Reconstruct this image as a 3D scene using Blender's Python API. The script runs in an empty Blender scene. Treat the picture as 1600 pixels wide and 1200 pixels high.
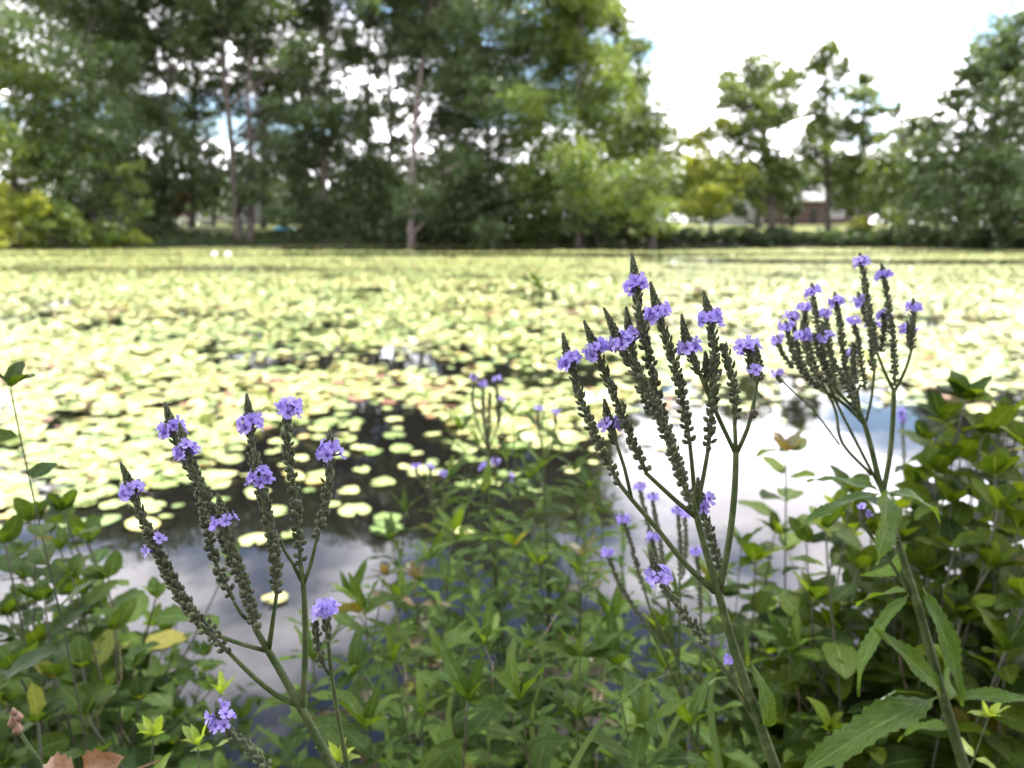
import bpy, bmesh, math, random
import numpy as np
from mathutils import Vector, Matrix, Quaternion, noise as mnoise
R = math.radians
random.seed(11)
rng = np.random.default_rng(7)
scene = bpy.context.scene
COL = scene.collection

# ------------------------------------------------------------------ camera
CAM = Vector((0.0, 0.0, 1.75)); PITCH = R(11.83); FPX = 1155.6
cd = bpy.data.cameras.new("camera"); cam = bpy.data.objects.new("camera", cd); COL.objects.link(cam)
cam.location = CAM; cam.rotation_euler = (math.pi / 2 - PITCH, 0, 0)
cd.sensor_width = 36; cd.lens = 26; cd.clip_start = 0.02; cd.clip_end = 3000
cd.dof.use_dof = True; cd.dof.focus_distance = 0.40; cd.dof.aperture_fstop = 7.9
scene.camera = cam
# ------------------------------------------------------------------ world, sun, exposure
SUN_EL, SUN_AZ = R(66), R(52)          # azimuth to the right of straight ahead (+Y)
SKY_STRENGTH, CLOUD_LIGHT, SUN_POWER, EXPOSURE = 0.15, 4.2, 5.0, 1.25
CLOUD_SHIFT = (17.80, 2.2409, 11.9369)
w = bpy.data.worlds.new("World"); scene.world = w; w.use_nodes = True
nt = w.node_tree; nt.nodes.clear(); N = nt.nodes.new; Lk = nt.links.new
out = N("ShaderNodeOutputWorld")
sky = N("ShaderNodeTexSky"); sky.sky_type = 'NISHITA'; sky.sun_disc = False
sky.sun_elevation = SUN_EL; sky.sun_rotation = SUN_AZ
sky.air_density = 1.0; sky.dust_density = 0.4; sky.ozone_density = 1.5
bg = N("ShaderNodeBackground"); bg.inputs[1].default_value = SKY_STRENGTH; Lk(sky.outputs[0], bg.inputs[0])
tc = N("ShaderNodeTexCoord")
sep = N("ShaderNodeSeparateXYZ"); Lk(tc.outputs["Generated"], sep.inputs[0])
# clouds on a flat layer: direction divided by its height
mz = N("ShaderNodeMath"); mz.operation = 'MAXIMUM'; mz.inputs[1].default_value = 0.0; Lk(sep.outputs[2], mz.inputs[0])
az = N("ShaderNodeMath"); az.operation = 'ADD'; az.inputs[1].default_value = 0.22; Lk(mz.outputs[0], az.inputs[0])
dv = N("ShaderNodeVectorMath"); dv.operation = 'DIVIDE'; Lk(tc.outputs["Generated"], dv.inputs[0])
cb = N("ShaderNodeCombineXYZ"); Lk(az.outputs[0], cb.inputs[0]); Lk(az.outputs[0], cb.inputs[1]); cb.inputs[2].default_value = 1.0
Lk(cb.outputs[0], dv.inputs[1])
ad = N("ShaderNodeVectorMath"); ad.operation = 'ADD'; ad.inputs[1].default_value = CLOUD_SHIFT; Lk(dv.outputs[0], ad.inputs[0])
n1 = N("ShaderNodeTexNoise"); n1.inputs["Scale"].default_value = 1.15; n1.inputs["Detail"].default_value = 9; n1.inputs["Roughness"].default_value = 0.52
Lk(ad.outputs[0], n1.inputs["Vector"])
cr = N("ShaderNodeMapRange"); cr.interpolation_type = 'SMOOTHSTEP'
hb = N("ShaderNodeMapRange"); hb.inputs["From Min"].default_value = 0.0; hb.inputs["From Max"].default_value = 0.62
hb.inputs["To Min"].default_value = 0.075; hb.inputs["To Max"].default_value = -0.015; Lk(sep.outputs[2], hb.inputs["Value"])
nb = N("ShaderNodeMath"); nb.operation = 'ADD'; Lk(n1.outputs[0], nb.inputs[0]); Lk(hb.outputs[0], nb.inputs[1])
cr.inputs["From Min"].default_value = 0.455; cr.inputs["From Max"].default_value = 0.575; Lk(nb.outputs[0], cr.inputs["Value"])
n2 = N("ShaderNodeTexNoise"); n2.inputs["Scale"].default_value = 2.6; n2.inputs["Detail"].default_value = 6; Lk(ad.outputs[0], n2.inputs["Vector"])
cs = N("ShaderNodeMapRange"); cs.inputs["From Min"].default_value = 0.35; cs.inputs["From Max"].default_value = 0.65
cs.inputs["To Min"].default_value = 0.55; cs.inputs["To Max"].default_value = 1.15; Lk(n2.outputs[0], cs.inputs["Value"])
cm = N("ShaderNodeMath"); cm.operation = 'MULTIPLY'; cm.inputs[1].default_value = CLOUD_LIGHT; Lk(cs.outputs[0], cm.inputs[0])
bg2 = N("ShaderNodeBackground"); bg2.inputs[0].default_value = (0.99, 0.955, 1.0, 1); Lk(cm.outputs[0], bg2.inputs[1])
mx = N("ShaderNodeMixShader"); Lk(cr.outputs[0], mx.inputs[0]); Lk(bg.outputs[0], mx.inputs[1]); Lk(bg2.outputs[0], mx.inputs[2])
Lk(mx.outputs[0], out.inputs[0])
sd = bpy.data.lights.new("sun", 'SUN'); sd.energy = SUN_POWER; sd.angle = R(0.53); sd.color = (1.0, 0.95, 0.86)
so = bpy.data.objects.new("sun", sd); COL.objects.link(so)
SUNDIR = Vector((math.sin(SUN_AZ) * math.cos(SUN_EL), math.cos(SUN_AZ) * math.cos(SUN_EL), math.sin(SUN_EL)))
so.rotation_euler = SUNDIR.to_track_quat('Z', 'Y').to_euler(); so.location = (0, 0, 60)
scene.view_settings.view_transform = 'Standard'; scene.view_settings.look = 'None'
scene.view_settings.exposure = EXPOSURE; scene.view_settings.gamma = 1.0
scene.view_settings.use_curve_mapping = False
cy = scene.cycles
cy.use_denoising = True
try: cy.denoiser = 'OPENIMAGEDENOISE'
except Exception: pass
cy.max_bounces = 7; cy.diffuse_bounces = 3; cy.glossy_bounces = 3; cy.transmission_bounces = 4
cy.sample_clamp_indirect = 6.0; cy.caustics_reflective = False; cy.caustics_refractive = False

# ------------------------------------------------------------------ picture <-> place
FWD = Vector((0, math.cos(PITCH), -math.sin(PITCH))); UP = Vector((0, math.sin(PITCH), math.cos(PITCH)))
def ray(px, py): return FWD + Vector((1, 0, 0)) * ((px - 800) / FPX) + UP * ((600 - py) / FPX)
def P(px, py, d): return CAM + ray(px, py) * d                       # d: metres along the view axis
def atY(px, py, Y): r = ray(px, py); return CAM + r * (Y / r.y)
def atZ(px, py, z=0.0): r = ray(px, py); return CAM + r * ((z - CAM.z) / r.z)
def proj(x, y, z):
    dx, dy, dz = x - CAM.x, y - CAM.y, z - CAM.z
    f = dy * FWD.y + dz * FWD.z; u = dy * UP.y + dz * UP.z
    return 800 + FPX * dx / f, 600 - FPX * u / f, f

# ------------------------------------------------------------------ object helpers
def link(o, parent=None):
    COL.objects.link(o)
    if parent is not None: o.parent = parent
    return o
def tag(o, label=None, cat=None, group=None, kind=None):
    if label: o['label'] = label
    if cat: o['category'] = cat
    if group: o['group'] = group
    if kind: o['kind'] = kind
    return o
def thing(name, loc, label, cat, group=None, rz=0.0):
    o = bpy.data.objects.new(name, None); o.location = loc; o.rotation_euler = (0, 0, rz); o.empty_display_size = 0.1
    link(o); return tag(o, label, cat, group)
def np_mesh(name, V, F, mat, smooth=False, tone=None, uv=None):
    """V (n,3), F (m,k) with k fixed; tone: per-face value; uv: per-vertex (n,2)"""
    V = np.asarray(V, np.float32); F = np.asarray(F, np.int32); m, k = F.shape
    me = bpy.data.meshes.new(name)
    me.vertices.add(len(V)); me.vertices.foreach_set("co", V.ravel())
    me.loops.add(m * k); me.loops.foreach_set("vertex_index", F.ravel())
    me.polygons.add(m); me.polygons.foreach_set("loop_start", np.arange(0, m * k, k, dtype=np.int32))
    if smooth: me.polygons.foreach_set("use_smooth", np.ones(m, bool))
    if tone is not None:
        a = me.attributes.new("tone", 'FLOAT', 'FACE'); a.data.foreach_set("value", np.asarray(tone, np.float32))
    if uv is not None:
        l = me.uv_layers.new(name="UVMap"); l.data.foreach_set("uv", np.asarray(uv, np.float32)[F.ravel()].ravel())
    me.update(calc_edges=True); me.materials.append(mat); return me
class MB:
    def __init__(s): s.v = []; s.f = []
    def add(s, verts, faces):
        b = len(s.v); s.v.extend([tuple(p) for p in verts]); s.f.extend([tuple(i + b for i in f) for f in faces])
    def box(s, x0, x1, y0, y1, z0, z1):
        s.add([(x0,y0,z0),(x1,y0,z0),(x1,y1,z0),(x0,y1,z0),(x0,y0,z1),(x1,y0,z1),(x1,y1,z1),(x0,y1,z1)],
              [(0,3,2,1),(4,5,6,7),(0,1,5,4),(1,2,6,5),(2,3,7,6),(3,0,4,7)])
    def tube(s, pts, radii, n=8, cap=True):
        pts = [Vector(p) for p in pts]
        if len(pts) < 2: return
        t0 = (pts[1] - pts[0]).normalized(); nrm = t0.orthogonal().normalized()
        rings = []
        for i, p in enumerate(pts):
            t = (pts[min(i + 1, len(pts) - 1)] - pts[max(i - 1, 0)]).normalized()
            nrm = (nrm - t * nrm.dot(t)).normalized(); b = t.cross(nrm)
            r = radii[i] if hasattr(radii, '__len__') else radii
            rings.append([p + (nrm * math.cos(a) + b * math.sin(a)) * r for a in [2 * math.pi * k / n for k in range(n)]])
        V = [q for rg in rings for q in rg]; F = []
        for i in range(len(pts) - 1):
            for k in range(n):
                a = i * n + k; c = i * n + (k + 1) % n; F.append((a, c, c + n, a + n))
        if cap: F.append(tuple(range(n))[::-1]); F.append(tuple((len(pts) - 1) * n + k for k in range(n)))
        s.add(V, F)
    def mesh(s, name, mat, smooth=True, off=None):
        me = bpy.data.meshes.new(name)
        V = s.v if off is None else [(a - off[0], b - off[1], c - off[2]) for a, b, c in s.v]
        me.from_pydata(V, [], s.f); me.materials.append(mat)
        if smooth: me.polygons.foreach_set("use_smooth", np.ones(len(me.polygons), bool))
        me.update(); return me
    def build(s, name, mat, parent=None, smooth=True, off=None):
        return link(bpy.data.objects.new(name, s.mesh(name, mat, smooth, off)), parent)
def catmull(pts, step):
    pts = [Vector(p) for p in pts]
    if len(pts) == 2: pts = [pts[0], (pts[0] + pts[1]) / 2, pts[1]]
    q = [pts[0] * 2 - pts[1]] + pts + [pts[-1] * 2 - pts[-2]]; o = []
    for i in range(1, len(q) - 2):
        a, b, c, d = q[i - 1], q[i], q[i + 1], q[i + 2]
        n = max(1, int((c - b).length / step))
        for k in range(n):
            t = k / n
            o.append(0.5 * (2 * b + (c - a) * t + (2 * a - 5 * b + 4 * c - d) * t * t + (3 * b - a - 3 * c + d) * t ** 3))
    o.append(pts[-1].copy()); return o

# ------------------------------------------------------------------ materials
def new_mat(name):
    m = bpy.data.materials.new(name); m.use_nodes = True; t = m.node_tree; t.nodes.clear()
    o = t.nodes.new("ShaderNodeOutputMaterial"); return m, t, t.nodes.new, t.links.new, o
def plain(name, c, rough=0.6, var=0.15, scale=8.0, metal=0.0, bump=0.0, c2=None, spec=0.5):
    m, t, n, l, o = new_mat(name)
    b = n("ShaderNodeBsdfPrincipled"); b.inputs["Roughness"].default_value = rough; b.inputs["Metallic"].default_value = metal
    b.inputs["Specular IOR Level"].default_value = spec
    tx = n("ShaderNodeTexCoord"); nz = n("ShaderNodeTexNoise"); nz.inputs["Scale"].default_value = scale; nz.inputs["Detail"].default_value = 5
    l(tx.outputs["Object"], nz.inputs["Vector"])
    mixn = n("ShaderNodeMix"); mixn.data_type = 'RGBA'
    ca = [x * (1 - var) for x in c]; cbx = [x * (1 + var) for x in (c2 or c)]
    mixn.inputs[6].default_value = (*ca, 1); mixn.inputs[7].default_value = (*cbx, 1)
    mr = n("ShaderNodeMapRange"); mr.inputs[1].default_value = 0.3; mr.inputs[2].default_value = 0.7
    l(nz.outputs[0], mr.inputs[0]); l(mr.outputs[0], mixn.inputs[0]); l(mixn.outputs[2], b.inputs["Base Color"])
    if bump:
        bp = n("ShaderNodeBump"); bp.inputs["Strength"].default_value = bump; bp.inputs["Distance"].default_value = 0.02
        l(nz.outputs[0], bp.inputs["Height"]); l(bp.outputs[0], b.inputs["Normal"])
    l(b.outputs[0], o.inputs[0]); return m
def leaf_mat(name, ca, cb_, trans=0.35, tcol=None, rough=0.42, spec=0.4, veins=True, source='object', age=.985):
    """foliage: gloss + diffuse + light passing through; colour varies leaf by leaf"""
    m, t, n, l, o = new_mat(name)
    mixn = n("ShaderNodeMix"); mixn.data_type = 'RGBA'
    mixn.inputs[6].default_value = (*ca, 1); mixn.inputs[7].default_value = (*cb_, 1)
    if source == 'object':
        oi = n("ShaderNodeObjectInfo"); l(oi.outputs["Random"], mixn.inputs[0])
        old = n("ShaderNodeMapRange"); old.inputs[1].default_value = age; old.inputs[2].default_value = 1.0; l(oi.outputs["Random"], old.inputs[0])
        om = n("ShaderNodeMix"); om.data_type = 'RGBA'; l(old.outputs[0], om.inputs[0]); l(mixn.outputs[2], om.inputs[6]); om.inputs[7].default_value = (.17, .15, .03, 1); mixn = om
    else:
        at = n("ShaderNodeAttribute"); at.attribute_name = "tone"; l(at.outputs["Fac"], mixn.inputs[0])
    colour = mixn.outputs[2]; height = None
    if veins:
        uv = n("ShaderNodeTexCoord"); sp = n("ShaderNodeSeparateXYZ"); l(uv.outputs["UV"], sp.inputs[0])
        def M(op, a, b=None):
            q = n("ShaderNodeMath"); q.operation = op
            for i, x in enumerate((a, b)):
                if x is None: continue
                if isinstance(x, (int, float)): q.inputs[i].default_value = x
                else: l(x, q.inputs[i])
            return q.outputs[0]
        v = M('ABSOLUTE', M('SUBTRACT', sp.outputs[1], 0.5))
        rib = M('LESS_THAN', v, 0.022)
        fr = M('FRACT', M('MULTIPLY', M('SUBTRACT', sp.outputs[0], M('MULTIPLY', v, 0.55)), 11.0))
        side = M('LESS_THAN', M('ABSOLUTE', M('SUBTRACT', fr, 0.5)), 0.06)
        vein = M('MAXIMUM', rib, M('MULTIPLY', side, 0.55))
        nz = n("ShaderNodeTexNoise"); nz.inputs["Scale"].default_value = 9.0; nz.inputs["Detail"].default_value = 4; l(uv.outputs["UV"], nz.inputs["Vector"])
        m2 = n("ShaderNodeMix"); m2.data_type = 'RGBA'; l(M('MULTIPLY', vein, 0.35), m2.inputs[0]); l(colour, m2.inputs[6])
        m2.inputs[7].default_value = (0.22, 0.28, 0.12, 1)
        m3 = n("ShaderNodeMix"); m3.data_type = 'RGBA'; m3.blend_type = 'MULTIPLY'; m3.inputs[0].default_value = 1.0
        l(m2.outputs[2], m3.inputs[6])
        mr = n("ShaderNodeMapRange"); mr.inputs[1].default_value = 0.3; mr.inputs[2].default_value = 0.7; mr.inputs[3].default_value = 0.72; mr.inputs[4].default_value = 1.2
        l(nz.outputs[0], mr.inputs[0]); l(mr.outputs[0], m3.inputs[7]); colour = m3.outputs[2]
        ns_ = n("ShaderNodeTexNoise"); ns_.inputs["Scale"].default_value = 26.0; l(uv.outputs["UV"], ns_.inputs["Vector"]); spot = M('GREATER_THAN', ns_.outputs[0], 0.70)
        m5 = n("ShaderNodeMix"); m5.data_type = 'RGBA'; l(M('MULTIPLY', spot, .8), m5.inputs[0]); l(colour, m5.inputs[6]); m5.inputs[7].default_value = (.09, .055, .02, 1); colour = m5.outputs[2]
        height = M('SUBTRACT', M('MULTIPLY', nz.outputs[0], 0.4), M('MULTIPLY', vein, 0.5))
    b = n("ShaderNodeBsdfPrincipled"); b.inputs["Roughness"].default_value = rough; b.inputs["Specular IOR Level"].default_value = spec
    l(colour, b.inputs["Base Color"])
    if height is not None:
        bp = n("ShaderNodeBump"); bp.inputs["Strength"].default_value = 0.35; bp.inputs["Distance"].default_value = 0.0015
        l(height, bp.inputs["Height"]); l(bp.outputs[0], b.inputs["Normal"])
    tr = n("ShaderNodeBsdfTranslucent")
    m4 = n("ShaderNodeMix"); m4.data_type = 'RGBA'; m4.blend_type = 'MULTIPLY'; m4.inputs[0].default_value = 1.0
    l(colour, m4.inputs[6]); m4.inputs[7].default_value = (*(tcol or (2.6, 2.3, 0.7)), 1); l(m4.outputs[2], tr.inputs[0])
    ms = n("ShaderNodeMixShader"); ms.inputs[0].default_value = trans; l(b.outputs[0], ms.inputs[1]); l(tr.outputs[0], ms.inputs[2])
    l(ms.outputs[0], o.inputs[0]); return m

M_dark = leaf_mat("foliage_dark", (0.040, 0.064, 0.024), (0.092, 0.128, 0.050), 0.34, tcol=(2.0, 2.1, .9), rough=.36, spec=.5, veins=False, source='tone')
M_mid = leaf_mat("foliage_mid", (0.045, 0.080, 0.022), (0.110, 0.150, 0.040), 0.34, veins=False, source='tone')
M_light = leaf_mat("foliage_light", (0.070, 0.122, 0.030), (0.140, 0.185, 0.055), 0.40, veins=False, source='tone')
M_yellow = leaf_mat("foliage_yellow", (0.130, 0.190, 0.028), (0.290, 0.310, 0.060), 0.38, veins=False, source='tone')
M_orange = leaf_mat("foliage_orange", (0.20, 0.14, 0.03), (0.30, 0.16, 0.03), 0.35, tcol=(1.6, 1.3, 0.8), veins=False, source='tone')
M_red = leaf_mat("foliage_red", (0.12, 0.035, 0.02), (0.20, 0.07, 0.03), 0.3, tcol=(1.8, 1.0, 0.7), veins=False, source='tone')
M_bark = plain("bark", (0.075, 0.062, 0.050), 0.9, 0.35, 3.0, bump=0.6)
M_barkpink = plain("bark_pale", (0.20, 0.16, 0.14), 0.9, 0.3, 3.0, bump=0.6)
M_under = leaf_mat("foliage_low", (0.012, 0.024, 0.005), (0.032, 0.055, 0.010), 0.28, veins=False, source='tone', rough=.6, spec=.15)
M_herb = leaf_mat("leaf_herb", (0.024, 0.056, 0.007), (0.060, 0.104, 0.012), 0.36, rough=.55, spec=.14)
M_shrubR = leaf_mat("leaf_shrub", (0.017, 0.040, 0.004), (0.080, 0.125, 0.006), 0.42, rough=.55, spec=.14)
M_shrubL = leaf_mat("leaf_roundish", (0.020, 0.048, 0.007), (0.054, 0.094, 0.010), 0.36, rough=.55, spec=.14)
M_verv = leaf_mat("leaf_vervain", (0.046, 0.092, 0.012), (0.066, 0.120, 0.016), 0.36, rough=0.55, spec=.18, age=.9999)
M_sprout = leaf_mat("leaf_young", (0.16, 0.25, 0.04), (0.24, 0.32, 0.06), 0.45)
M_redleaf = leaf_mat("leaf_reddish", (0.085, 0.052, 0.022), (0.060, 0.072, 0.022), 0.36, tcol=(1.8, 1.5, 0.7))
M_dry = leaf_mat("leaf_dry", (0.22, 0.11, 0.05), (0.28, 0.15, 0.08), 0.2, tcol=(1.5, 1.2, 0.9))
M_stem = plain("stem_green", (0.042, 0.080, 0.018), 0.6, 0.25, 90.0, spec=.25, bump=.25, c2=(0.072, 0.085, 0.030))
M_stemdark = plain("stem_dark", (0.060, 0.060, 0.035), 0.6, 0.3, 40.0)
M_stempurple = plain("stem_purplish", (0.075, 0.065, 0.045), 0.55, 0.3, 50.0)
M_ground = plain("bank_soil", (0.035, 0.028, 0.018), 0.95, 0.5, 6.0, bump=0.8)

# ------------------------------------------------------------------ pond outline, ground, water
POND = np.array([(-30, 2.4), (-4, 2.3), (-1.7, 2.15), (-1.25, 1.75), (-0.5, 1.6), (0, 1.75), (0.6, 1.9), (1.2, 2.1), (4, 2.3), (25, 2.6),
                 (46, 9), (56, 40), (45, 60), (38, 72), (28, 80), (16, 84), (0, 84.5), (-14, 83), (-26, 81.5), (-33, 74), (-38, 68.5), (-48, 65), (-60, 44), (-52, 10)], float)
def pond_dist(x, y):
    """signed distance to the outline, negative over the water"""
    x = np.asarray(x, float); y = np.asarray(y, float); d2 = np.full(x.shape, 1e18); ins = np.zeros(x.shape, bool)
    n = len(POND)
    for i in range(n):
        ax, ay = POND[i]; bx, by = POND[(i + 1) % n]; ex, ey = bx - ax, by - ay
        t = np.clip(((x - ax) * ex + (y - ay) * ey) / (ex * ex + ey * ey), 0, 1)
        d2 = np.minimum(d2, (x - ax - t * ex) ** 2 + (y - ay - t * ey) ** 2)
        c = ((ay > y) != (by > y)) & (x < (bx - ax) * (y - ay) / (by - ay + 1e-12) + ax); ins ^= c
    return np.where(ins, -np.sqrt(d2), np.sqrt(d2))
def ground_z(x, y):
    x = np.asarray(x, float); y = np.asarray(y, float); d = pond_dist(x, y)
    far = np.clip((y - 30) / 20, 0, 1)
    o = 0.30 * (1 - np.exp(-np.maximum(d, 0) / 0.35)) + far * 2.4 * (1 - np.exp(-np.maximum(d - 2, 0) / 16))
    i = -0.7 * (1 - np.exp(np.minimum(d, 0) / 1.2))
    return np.where(d > 0, o, i) + 0.03 * np.sin(x * 3.1) * np.cos(y * 2.7) * (np.abs(d) < 30)
def gz(x, y): return float(ground_z(np.array([x]), np.array([y]))[0])
def warp(n, half, k, c): u = np.linspace(-1, 1, n); return c + half * np.sinh(k * u) / math.sinh(k)
gx = warp(241, 300, 5.6, 0.0); gy = warp(241, 300, 5.6, 1.5)
X, Y = np.meshgrid(gx, gy); Z = ground_z(X.ravel(), Y.ravel())
V = np.stack([X.ravel(), Y.ravel(), Z], 1); nn = 241
idx = np.arange(nn * nn).reshape(nn, nn)
F = np.stack([idx[:-1, :-1], idx[:-1, 1:], idx[1:, 1:], idx[1:, :-1]], -1).reshape(-1, 4)
mg, t, n, l, o = new_mat("ground")
b = n("ShaderNodeBsdfPrincipled"); b.inputs["Roughness"].default_value = 0.95
ge = n("ShaderNodeNewGeometry"); nz = n("ShaderNodeTexNoise"); nz.inputs["Scale"].default_value = 7.0; nz.inputs["Detail"].default_value = 8
l(ge.outputs["Position"], nz.inputs["Vector"])
soil = n("ShaderNodeMix"); soil.data_type = 'RGBA'; soil.inputs[6].default_value = (0.012, 0.010, 0.006, 1); soil.inputs[7].default_value = (0.070, 0.052, 0.032, 1); l(nz.outputs[0], soil.inputs[0])
nz2 = n("ShaderNodeTexNoise"); nz2.inputs["Scale"].default_value = 0.6; nz2.inputs["Detail"].default_value = 6; l(ge.outputs["Position"], nz2.inputs["Vector"])
lawn = n("ShaderNodeMix"); lawn.data_type = 'RGBA'; lawn.inputs[6].default_value = (0.10, 0.13, 0.03, 1); lawn.inputs[7].default_value = (0.20, 0.20, 0.05, 1); l(nz2.outputs[0], lawn.inputs[0])
sp = n("ShaderNodeSeparateXYZ"); l(ge.outputs["Position"], sp.inputs[0])
mr = n("ShaderNodeMapRange"); mr.inputs[1].default_value = 86; mr.inputs[2].default_value = 89; l(sp.outputs[1], mr.inputs[0])
gm = n("ShaderNodeMix"); gm.data_type = 'RGBA'; l(mr.outputs[0], gm.inputs[0]); l(soil.outputs[2], gm.inputs[6]); l(lawn.outputs[2], gm.inputs[7]); l(gm.outputs[2], b.inputs["Base Color"])
bp = n("ShaderNodeBump"); bp.inputs["Strength"].default_value = 0.8; bp.inputs["Distance"].default_value = 0.03; l(nz.outputs[0], bp.inputs["Height"]); l(bp.outputs[0], b.inputs["Normal"])
l(b.outputs[0], o.inputs[0])
tag(link(bpy.data.objects.new("ground", np_mesh("ground", V, F, mg, True))), kind='structure')
# water: dark, still, mirror-like with faint ripples
mw, t, n, l, o = new_mat("pond_water")
b = n("ShaderNodeBsdfPrincipled"); b.inputs["Base Color"].default_value = (0.0045, 0.004, 0.004, 1); b.inputs["Roughness"].default_value = 0.015; b.inputs["IOR"].default_value = 1.333
ge = n("ShaderNodeNewGeometry"); nz = n("ShaderNodeTexNoise"); nz.inputs["Scale"].default_value = 2.2; nz.inputs["Detail"].default_value = 2
l(ge.outputs["Position"], nz.inputs["Vector"]); bp = n("ShaderNodeBump"); bp.inputs["Strength"].default_value = 0.06; bp.inputs["Distance"].default_value = 0.03
l(nz.outputs[0], bp.inputs["Height"]); l(bp.outputs[0], b.inputs["Normal"]); l(b.outputs[0], o.inputs[0])
wv = [(-68, 0.6, 0), (64, 0.6, 0), (64, 92, 0), (-68, 92, 0)]
wm = MB(); wm.add(wv, [(0, 1, 2, 3)])
tag(wm.build("pond_water", mw, None, False), kind='structure')

# ------------------------------------------------------------------ lily pads
def pad_mat(name, cols, source):
    m, t, n, l, o = new_mat(name)
    rp = n("ShaderNodeValToRGB"); e = rp.color_ramp.elements
    while len(e) < len(cols): e.new(0.5)
    for i, (p, c) in enumerate(cols): e[i].position = p; e[i].color = (*c, 1)
    if source == 'object': q = n("ShaderNodeObjectInfo"); l(q.outputs["Random"], rp.inputs[0])
    else:
        q = n("ShaderNodeAttribute"); q.attribute_name = "tone"; l(q.outputs["Fac"], rp.inputs[0])
    ge = n("ShaderNodeNewGeometry"); nz = n("ShaderNodeTexNoise"); nz.inputs["Scale"].default_value = 14; nz.inputs["Detail"].default_value = 4; l(ge.outputs["Position"], nz.inputs["Vector"])
    mr = n("ShaderNodeMapRange"); mr.inputs[1].default_value = .3; mr.inputs[2].default_value = .7; mr.inputs[3].default_value = .75; mr.inputs[4].default_value = 1.2; l(nz.outputs[0], mr.inputs[0])
    mm = n("ShaderNodeMix"); mm.data_type = 'RGBA'; mm.blend_type = 'MULTIPLY'; mm.inputs[0].default_value = 1; l(rp.outputs[0], mm.inputs[6]); l(mr.outputs[0], mm.inputs[7])
    b = n("ShaderNodeBsdfPrincipled"); b.inputs["Roughness"].default_value = 0.38; b.inputs["Specular IOR Level"].default_value = 0.5; l(mm.outputs[2], b.inputs["Base Color"])
    tr = n("ShaderNodeBsdfTranslucent"); l(mm.outputs[2], tr.inputs[0]); ms = n("ShaderNodeMixShader"); ms.inputs[0].default_value = 0.12
    l(b.outputs[0], ms.inputs[1]); l(tr.outputs[0], ms.inputs[2]); l(ms.outputs[0], o.inputs[0]); return m
PADCOLS = [(0.0, (0.13, 0.20, 0.05)), (0.18, (0.22, 0.29, 0.09)), (0.45, (0.34, 0.38, 0.14)), (0.78, (0.44, 0.44, 0.18)), (0.93, (0.40, 0.34, 0.11)), (0.98, (0.26, 0.16, 0.06)), (1.0, (0.22, 0.10, 0.06))]
M_pad = pad_mat("lily_pad", PADCOLS, 'object'); M_pads = pad_mat("lily_pad_mass", PADCOLS, 'tone')
# near edge of the mat, as picture columns -> rows (dense above the first row, thinning to none at the second)
EDGE = np.array([(-300, 800, 930), (0, 795, 900), (120, 790, 880), (230, 770, 850), (330, 735, 800), (390, 690, 850), (450, 655, 860), (540, 628, 850), (600, 622, 850), (690, 655, 850), (760, 700, 840),
                 (860, 705, 800), (940, 680, 780), (1010, 610, 740), (1100, 590, 690), (1200, 588, 680), (1300, 600, 650), (1420, 605, 660), (1600, 612, 690), (1900, 620, 690)], float)
def fbm(x, y, s, seed, oct=3):
    """cheap smooth value noise"""
    r = np.zeros_like(x); a = 1.0; tot = 0
    for k in range(oct):
        xs, ys = x * s * 2 ** k + seed * 7.13 + k * 31.7, y * s * 2 ** k + seed * 3.7 + k * 17.3
        xi, yi = np.floor(xs).astype(np.int64), np.floor(ys).astype(np.int64); fx, fy = xs - xi, ys - yi
        fx = fx * fx * (3 - 2 * fx); fy = fy * fy * (3 - 2 * fy)
        def h(i, j):
            q = (i * 374761393 + j * 668265263 + seed * 982451653) & 0x7fffffff; q = ((q ^ (q >> 13)) * 1274126177) & 0x7fffffff
            return ((q ^ (q >> 16)) & 0xffff) / 65535.0
        r += a * ((h(xi, yi) * (1 - fx) + h(xi + 1, yi) * fx) * (1 - fy) + (h(xi, yi + 1) * (1 - fx) + h(xi + 1, yi + 1) * fx) * fy); tot += a; a *= 0.5
    return r / tot
def pad_density(x, y):
    px, py, _ = proj(x, y, 0 * x)
    e1 = np.interp(px, EDGE[:, 0], EDGE[:, 1]); e2 = np.interp(px, EDGE[:, 0], EDGE[:, 2])
    base = np.where(py < e1, 1.0, np.clip(1 - (py - e1) / (e2 - e1), 0, 1) ** 1.5 * 0.25)
    n_ = 0.45 * fbm(x, y * 1.0, 0.6, 3) + 0.55 * fbm(x * .8, y, 2.1, 8, 2); n2_ = fbm(x * 0.25, y, 0.16, 5)
    gap = np.clip((py - 440) / 60, 0, 1) * np.clip((720 - py) / 60, 0, 1)          # looser in the middle distance
    nl = 0.7 * fbm(x, y * .7, 0.42, 21) + 0.3 * fbm(x, y, 1.7, 22, 2)
    d = base * np.where(n_ < 0.345 + 0.02 * gap, 0.12, 1.0) * np.where((py < 610) & (py > 395) & (nl < 0.325 + 0.055 * np.clip((py - 430) / 70, 0, 1)), 0.13, 1.0)
    d = d * np.where((n2_ < 0.36) & (py < 440), 0.25, 1.0)
    far = (py < 402) & (py > 384) & (n2_ < 0.50) & (px > 440)
    return np.where(far | ((py < 416) & (py > 392) & (n2_ < 0.44) & (px > 1000)), d * 0.02, d)
pts = []
r_in = 3.0
def scatter(y0, y1, per_m2, rad):
    A = 0.76; hi = A * y1
    n = int(per_m2 * (y1 - y0) * 2 * hi); y = rng.uniform(y0, y1, n); x = rng.uniform(-hi, hi, n)
    k = (np.abs(x) < A * y + 0.6) & (pond_dist(x, y) < -0.15); x, y = x[k], y[k]
    k = rng.random(len(x)) < pad_density(x, y); x, y = x[k], y[k]
    return np.stack([x, y, rad(len(x))], 1)
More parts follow.
